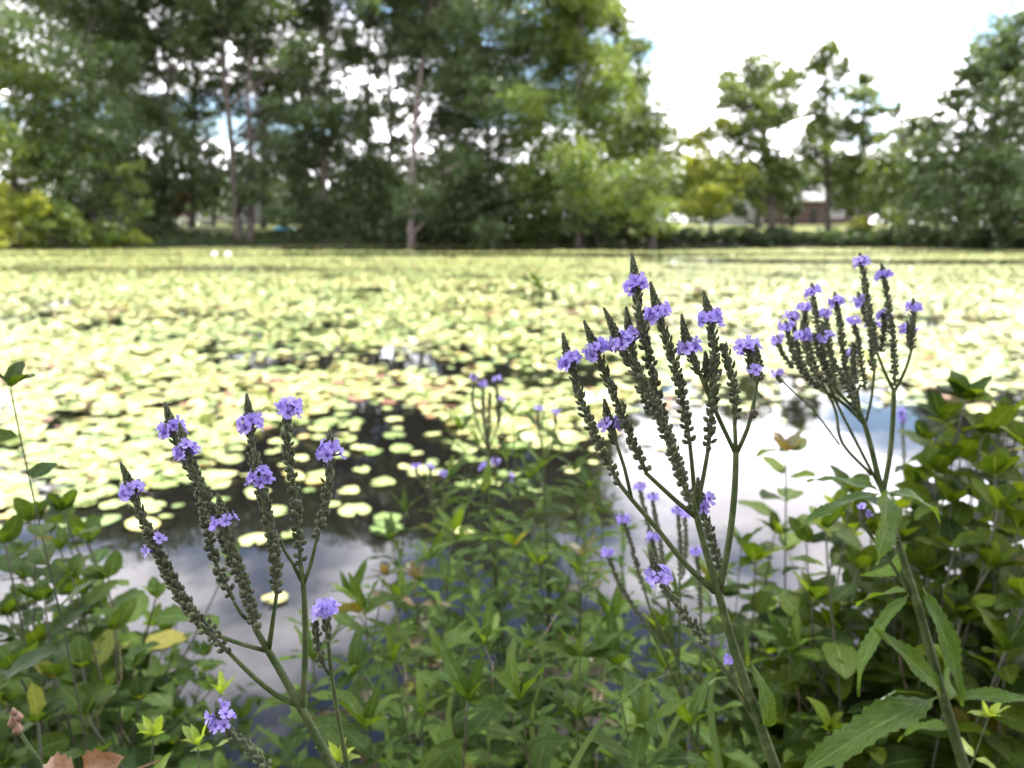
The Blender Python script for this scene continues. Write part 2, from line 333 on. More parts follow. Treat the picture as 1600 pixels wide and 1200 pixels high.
pads = np.concatenate([scatter(3.2, 12, 130, lambda n: rng.uniform(0.04, 0.10, n)),
                       scatter(12, 26, 95, lambda n: rng.uniform(0.04, 0.09, n)),
                       scatter(26, 50, 105, lambda n: rng.uniform(0.035, 0.085, n)),
                       scatter(50, 84, 60, lambda n: rng.uniform(0.05, 0.105, n))])
# single pads on the open water, set one by one
lone = [(603, 829, .095, "pale lily pad on the open water, lower of a touching pair by the left vervain"), (607, 812, .085, "pale lily pad on the open water, upper of a touching pair by the left vervain"),
        (555, 800, .10, "yellow-green lily pad on open water left of the touching pair"), (545, 770, .07, "small lily pad on the dark reflection above the yellow-green pad"),
        (598, 757, .085, "lily pad on the edge of the dark tree reflection, mid-pond"), (400, 845, .09, "lone lily pad on cloud reflection behind the tallest left vervain spike"),
        (430, 938, .06, "lily pad nearest the bank, low between the left vervain stems"), (520, 790, .05, "tiny lily pad on the cloud reflection beside the right-hand left-plant spike"),
        (565, 738, .06, "small round pad on dark water between the two vervain plants"), (360, 720, .10, "yellow lily pad lying alone on dark water behind the left vervain")]
kp = np.ones(len(pads), bool)
for (px, py, r, _) in lone:
    c = atZ(px, py); kp &= (pads[:, 0] - c.x) ** 2 + (pads[:, 1] - c.y) ** 2 > (r + pads[:, 2]) ** 2
pads = pads[kp]
ppx, ppy, pf = proj(pads[:, 0], pads[:, 1], 0 * pads[:, 0])
inview = (ppx > 0) & (ppx < 1600) & (ppy < 1180)
size = np.where(inview, pads[:, 2] / pf * np.sqrt(1.75 / pf), 0)
order = np.argsort(-size); near, rest = order[:288], order[288:]
def pad_mesh(seed):
    r = random.Random(seed); k = 16; notch = 0.26; V = [(0.06, 0, 0.004)]
    for i in range(k + 1):
        a = notch + (2 * math.pi - 2 * notch) * i / k
        rr = 1.0 + 0.04 * math.sin(3 * a + seed) + r.uniform(-.02, .02)
        V.append((rr * math.cos(a), rr * math.sin(a), 0.05 * math.sin(2 * a + seed) + (0.10 if r.random() < 0.15 else 0.02)))
    for i in range(k + 1):
        a = notch + (2 * math.pi - 2 * notch) * i / k; V.append((0.6 * math.cos(a) , 0.6 * math.sin(a), 0.015 * math.sin(2 * a + seed)))
    F = []
    for i in range(k):
        F.append((0, k + 2 + i, k + 3 + i)); F.append((k + 2 + i, 1 + i, 2 + i)); F.append((k + 2 + i, 2 + i, k + 3 + i))
    return np_mesh("lily_pad", V, np.array(F), M_pad, True)
PADM = [pad_mesh(i) for i in range(6)]
def put_pad(x, y, r, label, group, tilt=4):
    o = bpy.data.objects.new("lily_pad", random.choice(PADM)); link(o)
    o.location = (x, y, random.uniform(0.008, 0.022)); o.scale = (r, r, r)
    o.rotation_euler = (R(random.gauss(0, tilt)), R(random.gauss(0, tilt)), random.uniform(0, 6.28))
    return tag(o, label, "lily pad", group)
for (px, py, r, lb) in lone:
    c = atZ(px, py); put_pad(c.x, c.y, r, lb, "lily pads on open water", 1.5)
e1 = np.interp(ppx, EDGE[:, 0], EDGE[:, 1])
for i in near:
    x, y, r = pads[i]
    cx_ = next(k for k, e in enumerate((190, 420, 700, 1000, 1300, 1e9)) if ppx[i] < e)
    wh = ["at the left border", "behind the left vervain", "above the middle thicket", "left of the central vervain", "behind the central vervain", "behind the right vervain"][cx_]
    if ppy[i] > e1[i]: lb = "pale green lily pad floating loose on open water " + wh
    elif ppy[i] > e1[i] - 45: lb = "yellow-green lily pad in the ragged mat edge " + wh
    else: lb = "yellow-green lily pad packed in the solid mat " + wh
    g = lb.replace("lily pad", "lily pads")
    put_pad(x, y, r, lb, g, 4 if ppy[i] > e1[i] else 6)
# the rest of the mat
def pad_mass(pr, K, tilt):
    n_ = len(pr); ang = np.linspace(0.28, 2 * math.pi - 0.28, K)[None, :] + rng.uniform(0, 6.28, n_)[:, None]
    tx, ty = rng.normal(0, 1, (2, n_)) * np.where(rng.random(n_) < 0.16, tilt * 4, tilt)
    zb = rng.uniform(0.006, 0.03, n_) + np.hypot(tx, ty) * pr[:, 2] * 0.85
    rx, ry = pr[:, 2:3] * np.cos(ang), pr[:, 2:3] * np.sin(ang)
    vx, vy = pr[:, 0:1] + rx, pr[:, 1:2] + ry; vz = zb[:, None] + rx * tx[:, None] + ry * ty[:, None]
    tone = np.clip(rng.random(n_) * 0.97 + 0.45 * (fbm(pr[:, 0], pr[:, 1], 0.35, 9) - 0.5), 0, 1)
    if K == 4:
        V = np.stack([vx, vy, vz], -1).reshape(-1, 3); base = np.arange(n_)[:, None] * 4
        return V, np.concatenate([base + [0, 1, 2], base + [0, 2, 3]], 1).reshape(-1, 3), np.repeat(tone, 2)
    V = np.stack([np.concatenate([pr[:, 0:1], vx], 1), np.concatenate([pr[:, 1:2], vy], 1), np.concatenate([zb[:, None], vz], 1)], -1).reshape(-1, 3)
    b0 = np.arange(n_) * (K + 1)
    return V, np.stack([np.stack([b0, b0 + k, b0 + k + 1], 1) for k in range(1, K)], 1).reshape(-1, 3), np.repeat(tone, K - 1)
pr = pads[rest]; fa = pr[:, 1] > 26
V1, F1, T1 = pad_mass(pr[~fa], 7, .07); V2, F2, T2 = pad_mass(pr[fa], 4, .045)
V = np.concatenate([V1, V2]); F = np.concatenate([F1, F2 + len(V1)]); tone = np.concatenate([T1, T2])
o = link(bpy.data.objects.new("lily_pads", np_mesh("lily_pads", V, F, M_pads, False, tone)))
tag(o, "dense mat of pale yellow-green lily pads covering the pond", "lily pads", kind='stuff')

# ------------------------------------------------------------------ far trees
def leaf_cloud(lobes, leaf, dens, rs, stretch=0.8):
    """lobes: (x,y,z,r) balls of foliage; leaf-sized faces in uneven clumps"""
    C, S, T = [], [], []
    for (x, y, z, r) in lobes:
        ns = max(10, int((44 if leaf < .8 else 16) * min(1.5, r / 3)))
        d = rs.normal(size=(ns, 3)); d /= np.linalg.norm(d, axis=1)[:, None]
        sub = np.array([x, y, z]) + d * (r * rs.uniform(0.35, 1.0, ns))[:, None] * [1, 1, stretch]
        sr = r * rs.uniform(0.20, 0.48, ns); tn = rs.uniform(0, 0.6, ns)
        nl = max(12, int(dens * 22 * r * r / (leaf * leaf) / ns))
        q = rs.normal(size=(ns, nl, 3)); q /= np.linalg.norm(q, axis=2)[..., None]
        q *= (rs.random((ns, nl)) ** 0.36)[..., None]; q[..., 2] *= 0.65
        C.append((sub[:, None] + q * sr[:, None, None]).reshape(-1, 3)); T.append((tn[:, None] + rs.uniform(0, 0.4, (ns, nl))).ravel())
    C = np.concatenate(C); T = np.concatenate(T); n = len(C)
    a = rs.normal(size=(n, 3)); a[:, 2] = a[:, 2] * 0.6 - 0.15; a /= np.linalg.norm(a, axis=1)[:, None]
    u = rs.normal(size=(n, 3)); u[:, 2] += 1.1; b = np.cross(u, a); b /= np.linalg.norm(b, axis=1)[:, None] + 1e-9
    L = leaf * rs.uniform(0.6, 1.25, n)[:, None]; W = L * 0.36
    V = np.stack([C - a * L * .5, C - b * W + a * L * .05, C + a * L * .5, C + b * W + a * L * .05], 1).reshape(-1, 3)
    return V, np.arange(4 * n).reshape(-1, 4), T
def jitter_path(pts, rs, amp):
    return [Vector(p) + Vector(rs.normal(size=3) * amp) * (0 if i in (0, len(pts) - 1) else 1) for i, p in enumerate(pts)]
def tree(name, cat, label, Y, trunk, lobes_px, mat, group, leaf=0.40, dens=1.0, tw=6, bark=None, seed=0, thick=1.0, trunks=None, limbs=True, fill=1, grow=1.08):
    """trunk / lobes are given where they are seen and set out at the tree's own distance Y with real depth"""
    rs = np.random.default_rng(100 + seed)
    bx = atY(trunk[0][0], 360, Y).x; root = Vector((bx, Y, gz(bx, Y)))
    o = thing(name, root, label, cat, group)
    lobes = []
    for (px, py, rp) in lobes_px:
        r = rp * Y / FPX; yy = Y + rs.normal() * r * 1.0 * thick; c = atY(px, py, yy); lobes.append((c.x, c.y, c.z, r * grow))
        for _ in range(fill): e = rs.normal(size=3) * r * 0.55; lobes.append((c.x + e[0], c.y + e[1] * 2.2, c.z + e[2] * .8, r * rs.uniform(.55, .8)))
    m = MB()
    for tk in [trunk] + (trunks or []):
        pts = [atY(px, py, Y) for (px, py) in tk]; b0 = atY(tk[0][0], 360, Y); pts[0] = Vector((b0.x, Y, gz(b0.x, Y) - 0.1))
        path = catmull(jitter_path(pts, rs, 0.06), 1.2); r0 = tw * Y / FPX
        m.tube(path, [r0 * (1.15 if i == 0 else 1) * (1 - 0.75 * i / len(path)) for i in range(len(path))], 7)
        if limbs:
            for (x, y, z, r) in lobes:
                if tk is not trunk and rs.random() < 0.5: continue
                c = Vector((x, y, z)); k = min(range(len(path)), key=lambda i: abs(path[i].z - (z - 0.6 * (c - path[i]).to_2d().length)))
                if (c - path[k]).length > 12: continue
                mid = (path[k] + c) / 2 + Vector((0, 0, 0.12 * (c - path[k]).length)) + Vector(rs.normal(size=3) * 0.25)
                lp = catmull([path[k], mid, c], 1.2); rr = max(0.05, r0 * 0.34 * (1 - 0.5 * k / len(path)))
                m.tube(lp, [rr * (1 - 0.7 * i / len(lp)) for i in range(len(lp))], 5)
                for _ in range(3):
                    e = c + Vector(rs.normal(size=3) * r * 0.55); q = lp[len(lp) // 2 + int(rs.integers(0, max(1, len(lp) // 2)))]
                    m.tube([q, (q + e) / 2 + Vector((0, 0, .2)), e], [rr * .4, rr * .28, rr * .12], 4)
    m.build("trunk", bark or M_bark, o, True, root)
    V, F, T = leaf_cloud(lobes, leaf, dens, rs)
    link(bpy.data.objects.new("crown", np_mesh("crown", V - np.array(root), F, mat, False, T)), o)
    return o
G = "trees standing along the far bank"
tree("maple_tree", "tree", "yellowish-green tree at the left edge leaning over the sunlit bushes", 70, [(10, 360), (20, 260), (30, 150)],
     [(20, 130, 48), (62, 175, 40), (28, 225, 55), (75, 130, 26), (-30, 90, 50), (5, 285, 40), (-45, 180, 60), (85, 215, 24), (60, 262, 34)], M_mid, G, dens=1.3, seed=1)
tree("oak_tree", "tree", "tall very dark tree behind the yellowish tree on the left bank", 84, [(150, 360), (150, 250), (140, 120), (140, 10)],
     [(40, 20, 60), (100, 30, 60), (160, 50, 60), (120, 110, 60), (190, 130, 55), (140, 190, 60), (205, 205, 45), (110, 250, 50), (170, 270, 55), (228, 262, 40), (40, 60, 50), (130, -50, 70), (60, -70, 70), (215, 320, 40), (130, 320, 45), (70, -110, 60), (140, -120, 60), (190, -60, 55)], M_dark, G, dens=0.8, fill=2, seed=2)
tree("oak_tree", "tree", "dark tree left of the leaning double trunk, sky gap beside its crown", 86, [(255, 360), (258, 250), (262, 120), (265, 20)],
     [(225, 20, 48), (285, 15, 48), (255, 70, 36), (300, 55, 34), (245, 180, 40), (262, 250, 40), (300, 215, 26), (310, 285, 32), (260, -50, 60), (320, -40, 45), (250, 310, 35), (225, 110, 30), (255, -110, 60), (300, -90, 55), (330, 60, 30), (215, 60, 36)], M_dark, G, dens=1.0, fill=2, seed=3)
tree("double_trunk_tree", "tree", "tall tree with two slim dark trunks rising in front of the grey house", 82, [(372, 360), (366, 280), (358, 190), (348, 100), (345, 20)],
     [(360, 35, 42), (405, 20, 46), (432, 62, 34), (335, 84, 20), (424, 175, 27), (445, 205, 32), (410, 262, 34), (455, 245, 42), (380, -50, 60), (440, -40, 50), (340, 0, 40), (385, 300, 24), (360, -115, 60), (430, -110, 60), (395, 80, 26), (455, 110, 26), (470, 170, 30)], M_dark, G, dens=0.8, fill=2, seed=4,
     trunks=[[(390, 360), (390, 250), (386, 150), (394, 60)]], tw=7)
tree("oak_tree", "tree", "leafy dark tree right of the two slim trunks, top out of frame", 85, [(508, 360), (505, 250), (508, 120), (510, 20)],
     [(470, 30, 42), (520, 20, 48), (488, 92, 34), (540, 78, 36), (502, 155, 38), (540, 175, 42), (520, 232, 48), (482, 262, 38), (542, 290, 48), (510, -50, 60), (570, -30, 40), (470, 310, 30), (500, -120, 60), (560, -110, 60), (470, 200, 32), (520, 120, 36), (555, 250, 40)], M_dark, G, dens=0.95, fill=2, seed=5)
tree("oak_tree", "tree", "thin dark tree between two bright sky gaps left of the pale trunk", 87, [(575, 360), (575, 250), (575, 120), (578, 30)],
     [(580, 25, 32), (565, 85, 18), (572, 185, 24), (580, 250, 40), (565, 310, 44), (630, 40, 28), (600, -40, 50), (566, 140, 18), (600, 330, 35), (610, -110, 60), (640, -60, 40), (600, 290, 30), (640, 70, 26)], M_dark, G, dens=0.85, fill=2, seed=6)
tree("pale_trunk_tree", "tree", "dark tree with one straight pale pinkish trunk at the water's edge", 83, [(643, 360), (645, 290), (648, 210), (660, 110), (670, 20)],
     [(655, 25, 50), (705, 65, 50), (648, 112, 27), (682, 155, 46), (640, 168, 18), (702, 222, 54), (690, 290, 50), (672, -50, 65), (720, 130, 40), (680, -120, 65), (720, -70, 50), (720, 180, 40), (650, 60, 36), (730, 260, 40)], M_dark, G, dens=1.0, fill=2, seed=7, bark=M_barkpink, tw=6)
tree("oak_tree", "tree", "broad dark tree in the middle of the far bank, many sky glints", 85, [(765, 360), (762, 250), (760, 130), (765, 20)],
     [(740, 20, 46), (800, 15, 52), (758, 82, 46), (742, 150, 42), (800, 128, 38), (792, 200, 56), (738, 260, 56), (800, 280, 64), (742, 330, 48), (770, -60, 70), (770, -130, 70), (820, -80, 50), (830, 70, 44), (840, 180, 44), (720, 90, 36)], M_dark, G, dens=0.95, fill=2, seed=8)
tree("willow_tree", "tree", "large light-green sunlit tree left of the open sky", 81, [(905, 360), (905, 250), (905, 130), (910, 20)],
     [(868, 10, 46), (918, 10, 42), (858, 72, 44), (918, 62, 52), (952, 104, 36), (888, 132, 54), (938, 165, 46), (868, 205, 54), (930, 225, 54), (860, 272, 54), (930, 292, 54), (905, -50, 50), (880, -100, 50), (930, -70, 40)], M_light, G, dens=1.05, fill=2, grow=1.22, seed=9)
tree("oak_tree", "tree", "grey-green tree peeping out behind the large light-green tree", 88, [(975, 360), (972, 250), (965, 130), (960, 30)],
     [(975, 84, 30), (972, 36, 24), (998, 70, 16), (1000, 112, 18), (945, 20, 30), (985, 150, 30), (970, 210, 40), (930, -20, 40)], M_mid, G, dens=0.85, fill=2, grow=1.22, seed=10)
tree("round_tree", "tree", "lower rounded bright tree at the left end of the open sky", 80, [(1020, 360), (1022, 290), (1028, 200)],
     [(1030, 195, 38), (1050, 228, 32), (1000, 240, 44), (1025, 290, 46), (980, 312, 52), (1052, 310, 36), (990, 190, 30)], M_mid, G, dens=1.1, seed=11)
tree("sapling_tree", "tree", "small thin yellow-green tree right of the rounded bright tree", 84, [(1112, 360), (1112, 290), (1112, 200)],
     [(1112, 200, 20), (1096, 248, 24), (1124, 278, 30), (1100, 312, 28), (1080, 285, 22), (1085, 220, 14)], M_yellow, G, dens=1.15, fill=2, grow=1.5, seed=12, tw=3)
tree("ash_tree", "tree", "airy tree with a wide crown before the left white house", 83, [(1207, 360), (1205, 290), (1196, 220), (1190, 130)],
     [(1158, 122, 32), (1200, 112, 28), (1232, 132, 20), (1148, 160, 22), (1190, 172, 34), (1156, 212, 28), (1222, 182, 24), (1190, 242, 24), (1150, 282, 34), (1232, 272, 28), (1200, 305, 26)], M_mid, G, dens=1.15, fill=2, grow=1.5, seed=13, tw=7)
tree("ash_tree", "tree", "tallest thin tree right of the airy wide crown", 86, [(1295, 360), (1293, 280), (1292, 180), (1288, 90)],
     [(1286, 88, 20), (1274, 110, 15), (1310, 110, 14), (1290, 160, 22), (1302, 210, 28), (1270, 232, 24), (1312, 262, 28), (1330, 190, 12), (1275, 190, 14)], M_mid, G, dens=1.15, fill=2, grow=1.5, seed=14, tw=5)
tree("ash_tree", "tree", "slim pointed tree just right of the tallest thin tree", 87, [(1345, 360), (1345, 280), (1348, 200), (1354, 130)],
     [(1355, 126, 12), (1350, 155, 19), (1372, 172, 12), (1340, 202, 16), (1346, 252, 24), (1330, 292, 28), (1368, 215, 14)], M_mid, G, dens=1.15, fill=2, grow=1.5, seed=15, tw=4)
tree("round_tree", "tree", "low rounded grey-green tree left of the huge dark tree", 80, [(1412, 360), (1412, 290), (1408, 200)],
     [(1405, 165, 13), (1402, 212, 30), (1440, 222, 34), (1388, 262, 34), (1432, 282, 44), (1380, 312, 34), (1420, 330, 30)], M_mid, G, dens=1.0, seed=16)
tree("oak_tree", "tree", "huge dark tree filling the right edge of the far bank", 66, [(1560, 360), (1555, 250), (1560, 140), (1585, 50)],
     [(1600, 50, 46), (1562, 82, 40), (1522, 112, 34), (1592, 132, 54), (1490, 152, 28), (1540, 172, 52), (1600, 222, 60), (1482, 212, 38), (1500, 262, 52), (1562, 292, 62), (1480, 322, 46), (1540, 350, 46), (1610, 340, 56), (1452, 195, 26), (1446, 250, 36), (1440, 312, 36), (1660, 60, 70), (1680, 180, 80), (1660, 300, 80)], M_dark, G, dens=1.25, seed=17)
for i, (lb, Y, tr, lobes) in enumerate([
    ("second-row tree filling the gap left of the two slim trunks", 97, [(300, 355), (302, 200), (305, 60)], [(290, 60, 40), (320, 100, 30), (270, 120, 28), (320, 190, 28), (285, 170, 24), (310, 245, 34), (270, 290, 30), (325, 20, 36), (300, -40, 45), (330, 290, 26), (300, 135, 34), (265, 160, 28), (340, 140, 26), (330, 235, 24)]),
    ("second-row tree seen between and right of the two slim trunks", 98, [(412, 355), (414, 200), (410, 60)], [(405, 70, 36), (430, 110, 30), (380, 40, 30), (405, 165, 26), (430, 230, 34), (400, 210, 24), (410, 285, 36), (380, 260, 24), (420, 10, 40), (405, -50, 45), (372, 120, 34), (440, 150, 36), (400, 120, 34), (360, 170, 24), (470, 120, 34)]),
    ("second-row tree closing the gap left of the pale trunk", 97, [(608, 355), (610, 200), (606, 60)], [(600, 40, 34), (622, 75, 26), (590, 150, 26), (615, 175, 26), (632, 270, 32), (600, 240, 30), (610, 310, 40), (620, -20, 45), (576, 95, 26), (640, 130, 26), (568, 205, 26), (634, 215, 24), (600, 105, 20), (585, 280, 34), (620, 180, 22)]),
    ("second-row tree behind the pale trunk and the broad middle tree", 98, [(715, 355), (715, 200), (715, 50)], [(715, 40, 45), (740, 110, 36), (720, 180, 36), (710, 260, 45), (745, 300, 40), (690, 100, 30), (720, -40, 55)]),
    ("second-row tree behind the very dark tree on the left", 97, [(190, 355), (190, 200), (190, 50)], [(180, 40, 50), (220, 90, 45), (160, 130, 45), (210, 170, 40), (180, 240, 50), (220, 300, 45), (120, 200, 45), (70, 120, 45), (60, 250, 50), (180, -50, 55)])]):
    tree("oak_tree", "tree", lb, Y, tr, lobes, M_dark, "second-row trees behind the far bank", 0.40, 1.05, 5, None, 120 + i)
# understorey along the waterline
def bush(label, Y, lobes, mat, group, seed, leaf=0.34, dens=1.25, name="bush"):
    return tree(name, "bush", label, Y, [(lobes[0][0], 372), (lobes[0][0], lobes[0][1] + 5)], [(a, b_, c_ * 1.2) for a, b_, c_ in lobes], mat, group, leaf, dens, 2.2, M_stemdark, 300 + seed, 0.5)
GB = "dark bushes under the far trees"
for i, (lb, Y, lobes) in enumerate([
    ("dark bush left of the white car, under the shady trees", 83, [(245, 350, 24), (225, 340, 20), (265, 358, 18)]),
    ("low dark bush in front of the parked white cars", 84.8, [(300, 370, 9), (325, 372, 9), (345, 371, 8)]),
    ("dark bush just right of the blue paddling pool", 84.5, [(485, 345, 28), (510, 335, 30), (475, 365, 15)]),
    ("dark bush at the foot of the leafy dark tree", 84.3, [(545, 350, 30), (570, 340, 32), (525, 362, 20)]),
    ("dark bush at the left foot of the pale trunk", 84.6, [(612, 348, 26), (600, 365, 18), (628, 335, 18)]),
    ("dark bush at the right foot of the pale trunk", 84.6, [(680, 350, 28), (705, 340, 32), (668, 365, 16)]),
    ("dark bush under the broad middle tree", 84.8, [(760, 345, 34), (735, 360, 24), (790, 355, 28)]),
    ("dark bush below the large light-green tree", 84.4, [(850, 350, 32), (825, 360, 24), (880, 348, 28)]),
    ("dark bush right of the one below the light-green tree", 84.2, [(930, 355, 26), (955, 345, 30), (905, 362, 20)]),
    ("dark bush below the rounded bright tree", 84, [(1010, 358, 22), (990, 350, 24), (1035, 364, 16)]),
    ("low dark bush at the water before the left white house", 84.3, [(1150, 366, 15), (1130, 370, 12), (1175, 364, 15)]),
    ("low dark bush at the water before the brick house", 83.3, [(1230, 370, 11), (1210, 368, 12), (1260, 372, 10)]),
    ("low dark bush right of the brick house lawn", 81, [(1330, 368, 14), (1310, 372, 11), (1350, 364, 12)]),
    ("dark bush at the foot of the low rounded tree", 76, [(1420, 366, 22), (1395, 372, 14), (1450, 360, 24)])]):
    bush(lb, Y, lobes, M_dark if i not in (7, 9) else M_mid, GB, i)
bush("red-leaved shrub left of the parked white cars", 88, [(268, 322, 13), (282, 316, 12), (275, 335, 10)], M_red, None, 30, name="red_shrub")
bush("pale sunlit shrub beside the blue paddling pool", 97, [(447, 345, 7), (430, 347, 6)], M_light, None, 31)
bush("bright bush on the lawn edge right of the brick house", 79, [(1345, 350, 12), (1360, 355, 10), (1330, 358, 10)], M_yellow, None, 32)
GL = "sunlit bushes on the left bank"
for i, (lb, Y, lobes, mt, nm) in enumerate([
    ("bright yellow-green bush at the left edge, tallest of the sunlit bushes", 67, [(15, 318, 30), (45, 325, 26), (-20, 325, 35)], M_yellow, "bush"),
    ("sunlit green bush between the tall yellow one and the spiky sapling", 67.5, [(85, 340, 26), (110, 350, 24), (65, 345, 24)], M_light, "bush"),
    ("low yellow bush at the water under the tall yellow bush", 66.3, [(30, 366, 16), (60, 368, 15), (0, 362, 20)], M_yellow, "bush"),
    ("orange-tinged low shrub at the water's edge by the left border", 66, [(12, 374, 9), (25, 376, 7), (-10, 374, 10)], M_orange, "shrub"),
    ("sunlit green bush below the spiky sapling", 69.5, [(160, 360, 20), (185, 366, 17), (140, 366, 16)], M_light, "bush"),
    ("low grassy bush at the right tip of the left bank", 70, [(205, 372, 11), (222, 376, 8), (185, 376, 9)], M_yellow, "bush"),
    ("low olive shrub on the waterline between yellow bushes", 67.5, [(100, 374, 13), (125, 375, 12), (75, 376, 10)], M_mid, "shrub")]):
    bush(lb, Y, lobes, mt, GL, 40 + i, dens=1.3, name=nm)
tree("sapling", "tree", "bright young tree with feathery branches above the left sunlit bushes", 71, [(198, 372), (196, 320), (195, 262)],
     [(165, 262, 11), (190, 268, 14), (215, 262, 12), (180, 285, 13), (210, 292, 14), (165, 300, 11), (225, 318, 13), (190, 315, 14), (200, 340, 15)], M_light, None, 0.34, 1.1, 2.0, M_bark, 60, 0.5)
for i, (lb, Y, tr, lobes) in enumerate([
    ("dark yard tree hanging over the white house roof", 101, [(1185, 350), (1183, 300)], [(1175, 280, 22), (1200, 290, 20), (1185, 265, 18), (1215, 300, 16), (1160, 300, 18), (1150, 325, 15), (1190, 325, 18), (1130, 285, 22), (1085, 290, 24), (1075, 325, 24), (1110, 330, 18)]),
    ("dark yard tree left of the brick house", 102, [(1238, 350), (1240, 290)], [(1235, 285, 22), (1250, 300, 17), (1225, 262, 18), (1240, 325, 16), (1270, 285, 20), (1300, 282, 18)]),
    ("dark yard tree over the right end of the brick house", 100, [(1345, 350), (1345, 290)], [(1340, 285, 26), (1320, 310, 20), (1370, 300, 26), (1318, 272, 22), (1355, 325, 20), (1390, 320, 20), (1310, 262, 18), (1395, 265, 22), (1420, 275, 22)]),
    ("dark yard tree over the left end of the grey house", 104, [(335, 350), (335, 290)], [(320, 290, 24), (345, 275, 26), (300, 300, 16), (365, 292, 14)]),
    ("dark yard tree over the right end of the grey house", 103, [(480, 350), (478, 290)], [(470, 285, 26), (495, 300, 24), (450, 272, 22), (492, 325, 16)])]):
    tree("yard_tree", "tree", lb, Y, tr, lobes, M_dark, "yard trees round the houses", 0.5, 1.0, 3, None, 80 + i)
# growth along the far waterline
rs = np.random.default_rng(15); lob = []
def shore_y(px):
    for Y in np.arange(55, 92, .4):
        c = atY(px, 372, Y)
        if pond_dist(np.array([c.x]), np.array([Y]))[0] > .3: return Y
    return 92
grassy = []
for px in range(-60, 1640, 9):
    y0 = shore_y(px)
    if px < 235:
        for q in (0, 1.2, 2.6): c = atY(px, 372, y0 + q + rs.uniform(-.3, .3)); grassy.append((c.x, c.y, rs.uniform(.2, .5) + .08 * q, rs.uniform(.5, .8)))
        continue
    for q in ((0, 2, 4, 6.5, 9) if px < 470 else (.3, 1.6)):
        c = atY(px, 372, y0 + q + rs.uniform(-.4, .4)); g_ = gz(c.x, c.y)
        lob.append((c.x, c.y, max(0, g_) + rs.uniform(.0, .2 if px < 470 else 1.1), rs.uniform(.35, .5) if px < 470 else rs.uniform(.6, 1.15)))
V, F, T = leaf_cloud(grassy, .30, 1.1, rs)
tag(link(bpy.data.objects.new("bank_grass", np_mesh("bank_grass", V, F, M_yellow, False, T))), "sunlit yellow-green grassy growth along the left bank", "grass", kind='stuff')
V, F, T = leaf_cloud(lob, .32, 0.9, rs)
tag(link(bpy.data.objects.new("bank_growth", np_mesh("bank_growth", V, F, M_dark, False, T))), "dark weeds and low growth along the far waterline", "weeds", kind='stuff')
# far wood behind the houses: one mass
rs = np.random.default_rng(5); lob = []
for px in range(960, 1700, 22):
    yy = 150 + rs.uniform(-8, 12); c = atY(px, 272 + rs.uniform(-16, 20) - 12 * math.sin(px * 0.021), yy); lob.append((c.x, c.y, c.z, rs.uniform(4, 5))); c = atY(px, 298, yy); lob.append((c.x, c.y, c.z, rs.uniform(4, 6)))
    c = atY(px, 322 + rs.uniform(-6, 6), yy); lob.append((c.x, c.y, c.z, 6))
for px in range(-120, 960, 24):
    yy = 150 + rs.uniform(-8, 12)
    for py in (300, 325, 345):
        c = atY(px, py + rs.uniform(-8, 8), yy); lob.append((c.x, c.y, c.z, rs.uniform(4, 6)))
V, F, T = leaf_cloud(lob, 1.0, 0.5, rs)
tag(link(bpy.data.objects.new("distant_wood", np_mesh("distant_wood", V, F, M_dark, False, T))), "hazy dark wood far behind the houses", "wood", kind='stuff')

# ------------------------------------------------------------------ houses, cars, boat
M_white = plain("white_paint", (0.72, 0.70, 0.68), 0.55, 0.06); M_grey = plain("grey_siding", (0.22, 0.23, 0.25), 0.7, 0.1)
M_brick = plain("brick_wall", (0.085, 0.055, 0.048), 0.85, 0.25, 4); M_houseshaded = plain("house_white", (0.42, 0.42, 0.44), 0.6, 0.08); M_roof = plain("roof_pale", (0.26, 0.25, 0.26), 0.8, 0.2, 3); M_roofd = plain("roof_dark", (0.12, 0.12, 0.13), 0.8, 0.2, 3)  # house white lowered below the trim paint: shade put into the colour
M_bluegrey = plain("blue_grey_siding", (0.10, 0.12, 0.19), 0.7, 0.1)
M_glass = plain("window_glass", (0.02, 0.025, 0.03), 0.06, 0.1, spec=0.8); M_rub = plain("rubber", (0.02, 0.02, 0.02), 0.8, 0.1); M_steel = plain("steel", (0.5, 0.5, 0.52), 0.35, 0.1, metal=1.0)
M_pool = plain("pool_blue", (0.05, 0.32, 0.62), 0.4, 0.1); M_barrel = plain("barrel_blue", (0.05, 0.10, 0.30), 0.5, 0.1); M_boat = plain("boat_grey", (0.33, 0.37, 0.46), 0.45, 0.12); M_stone = plain("pale_stone", (0.62, 0.60, 0.56), 0.8, 0.15, 5, bump=.4)
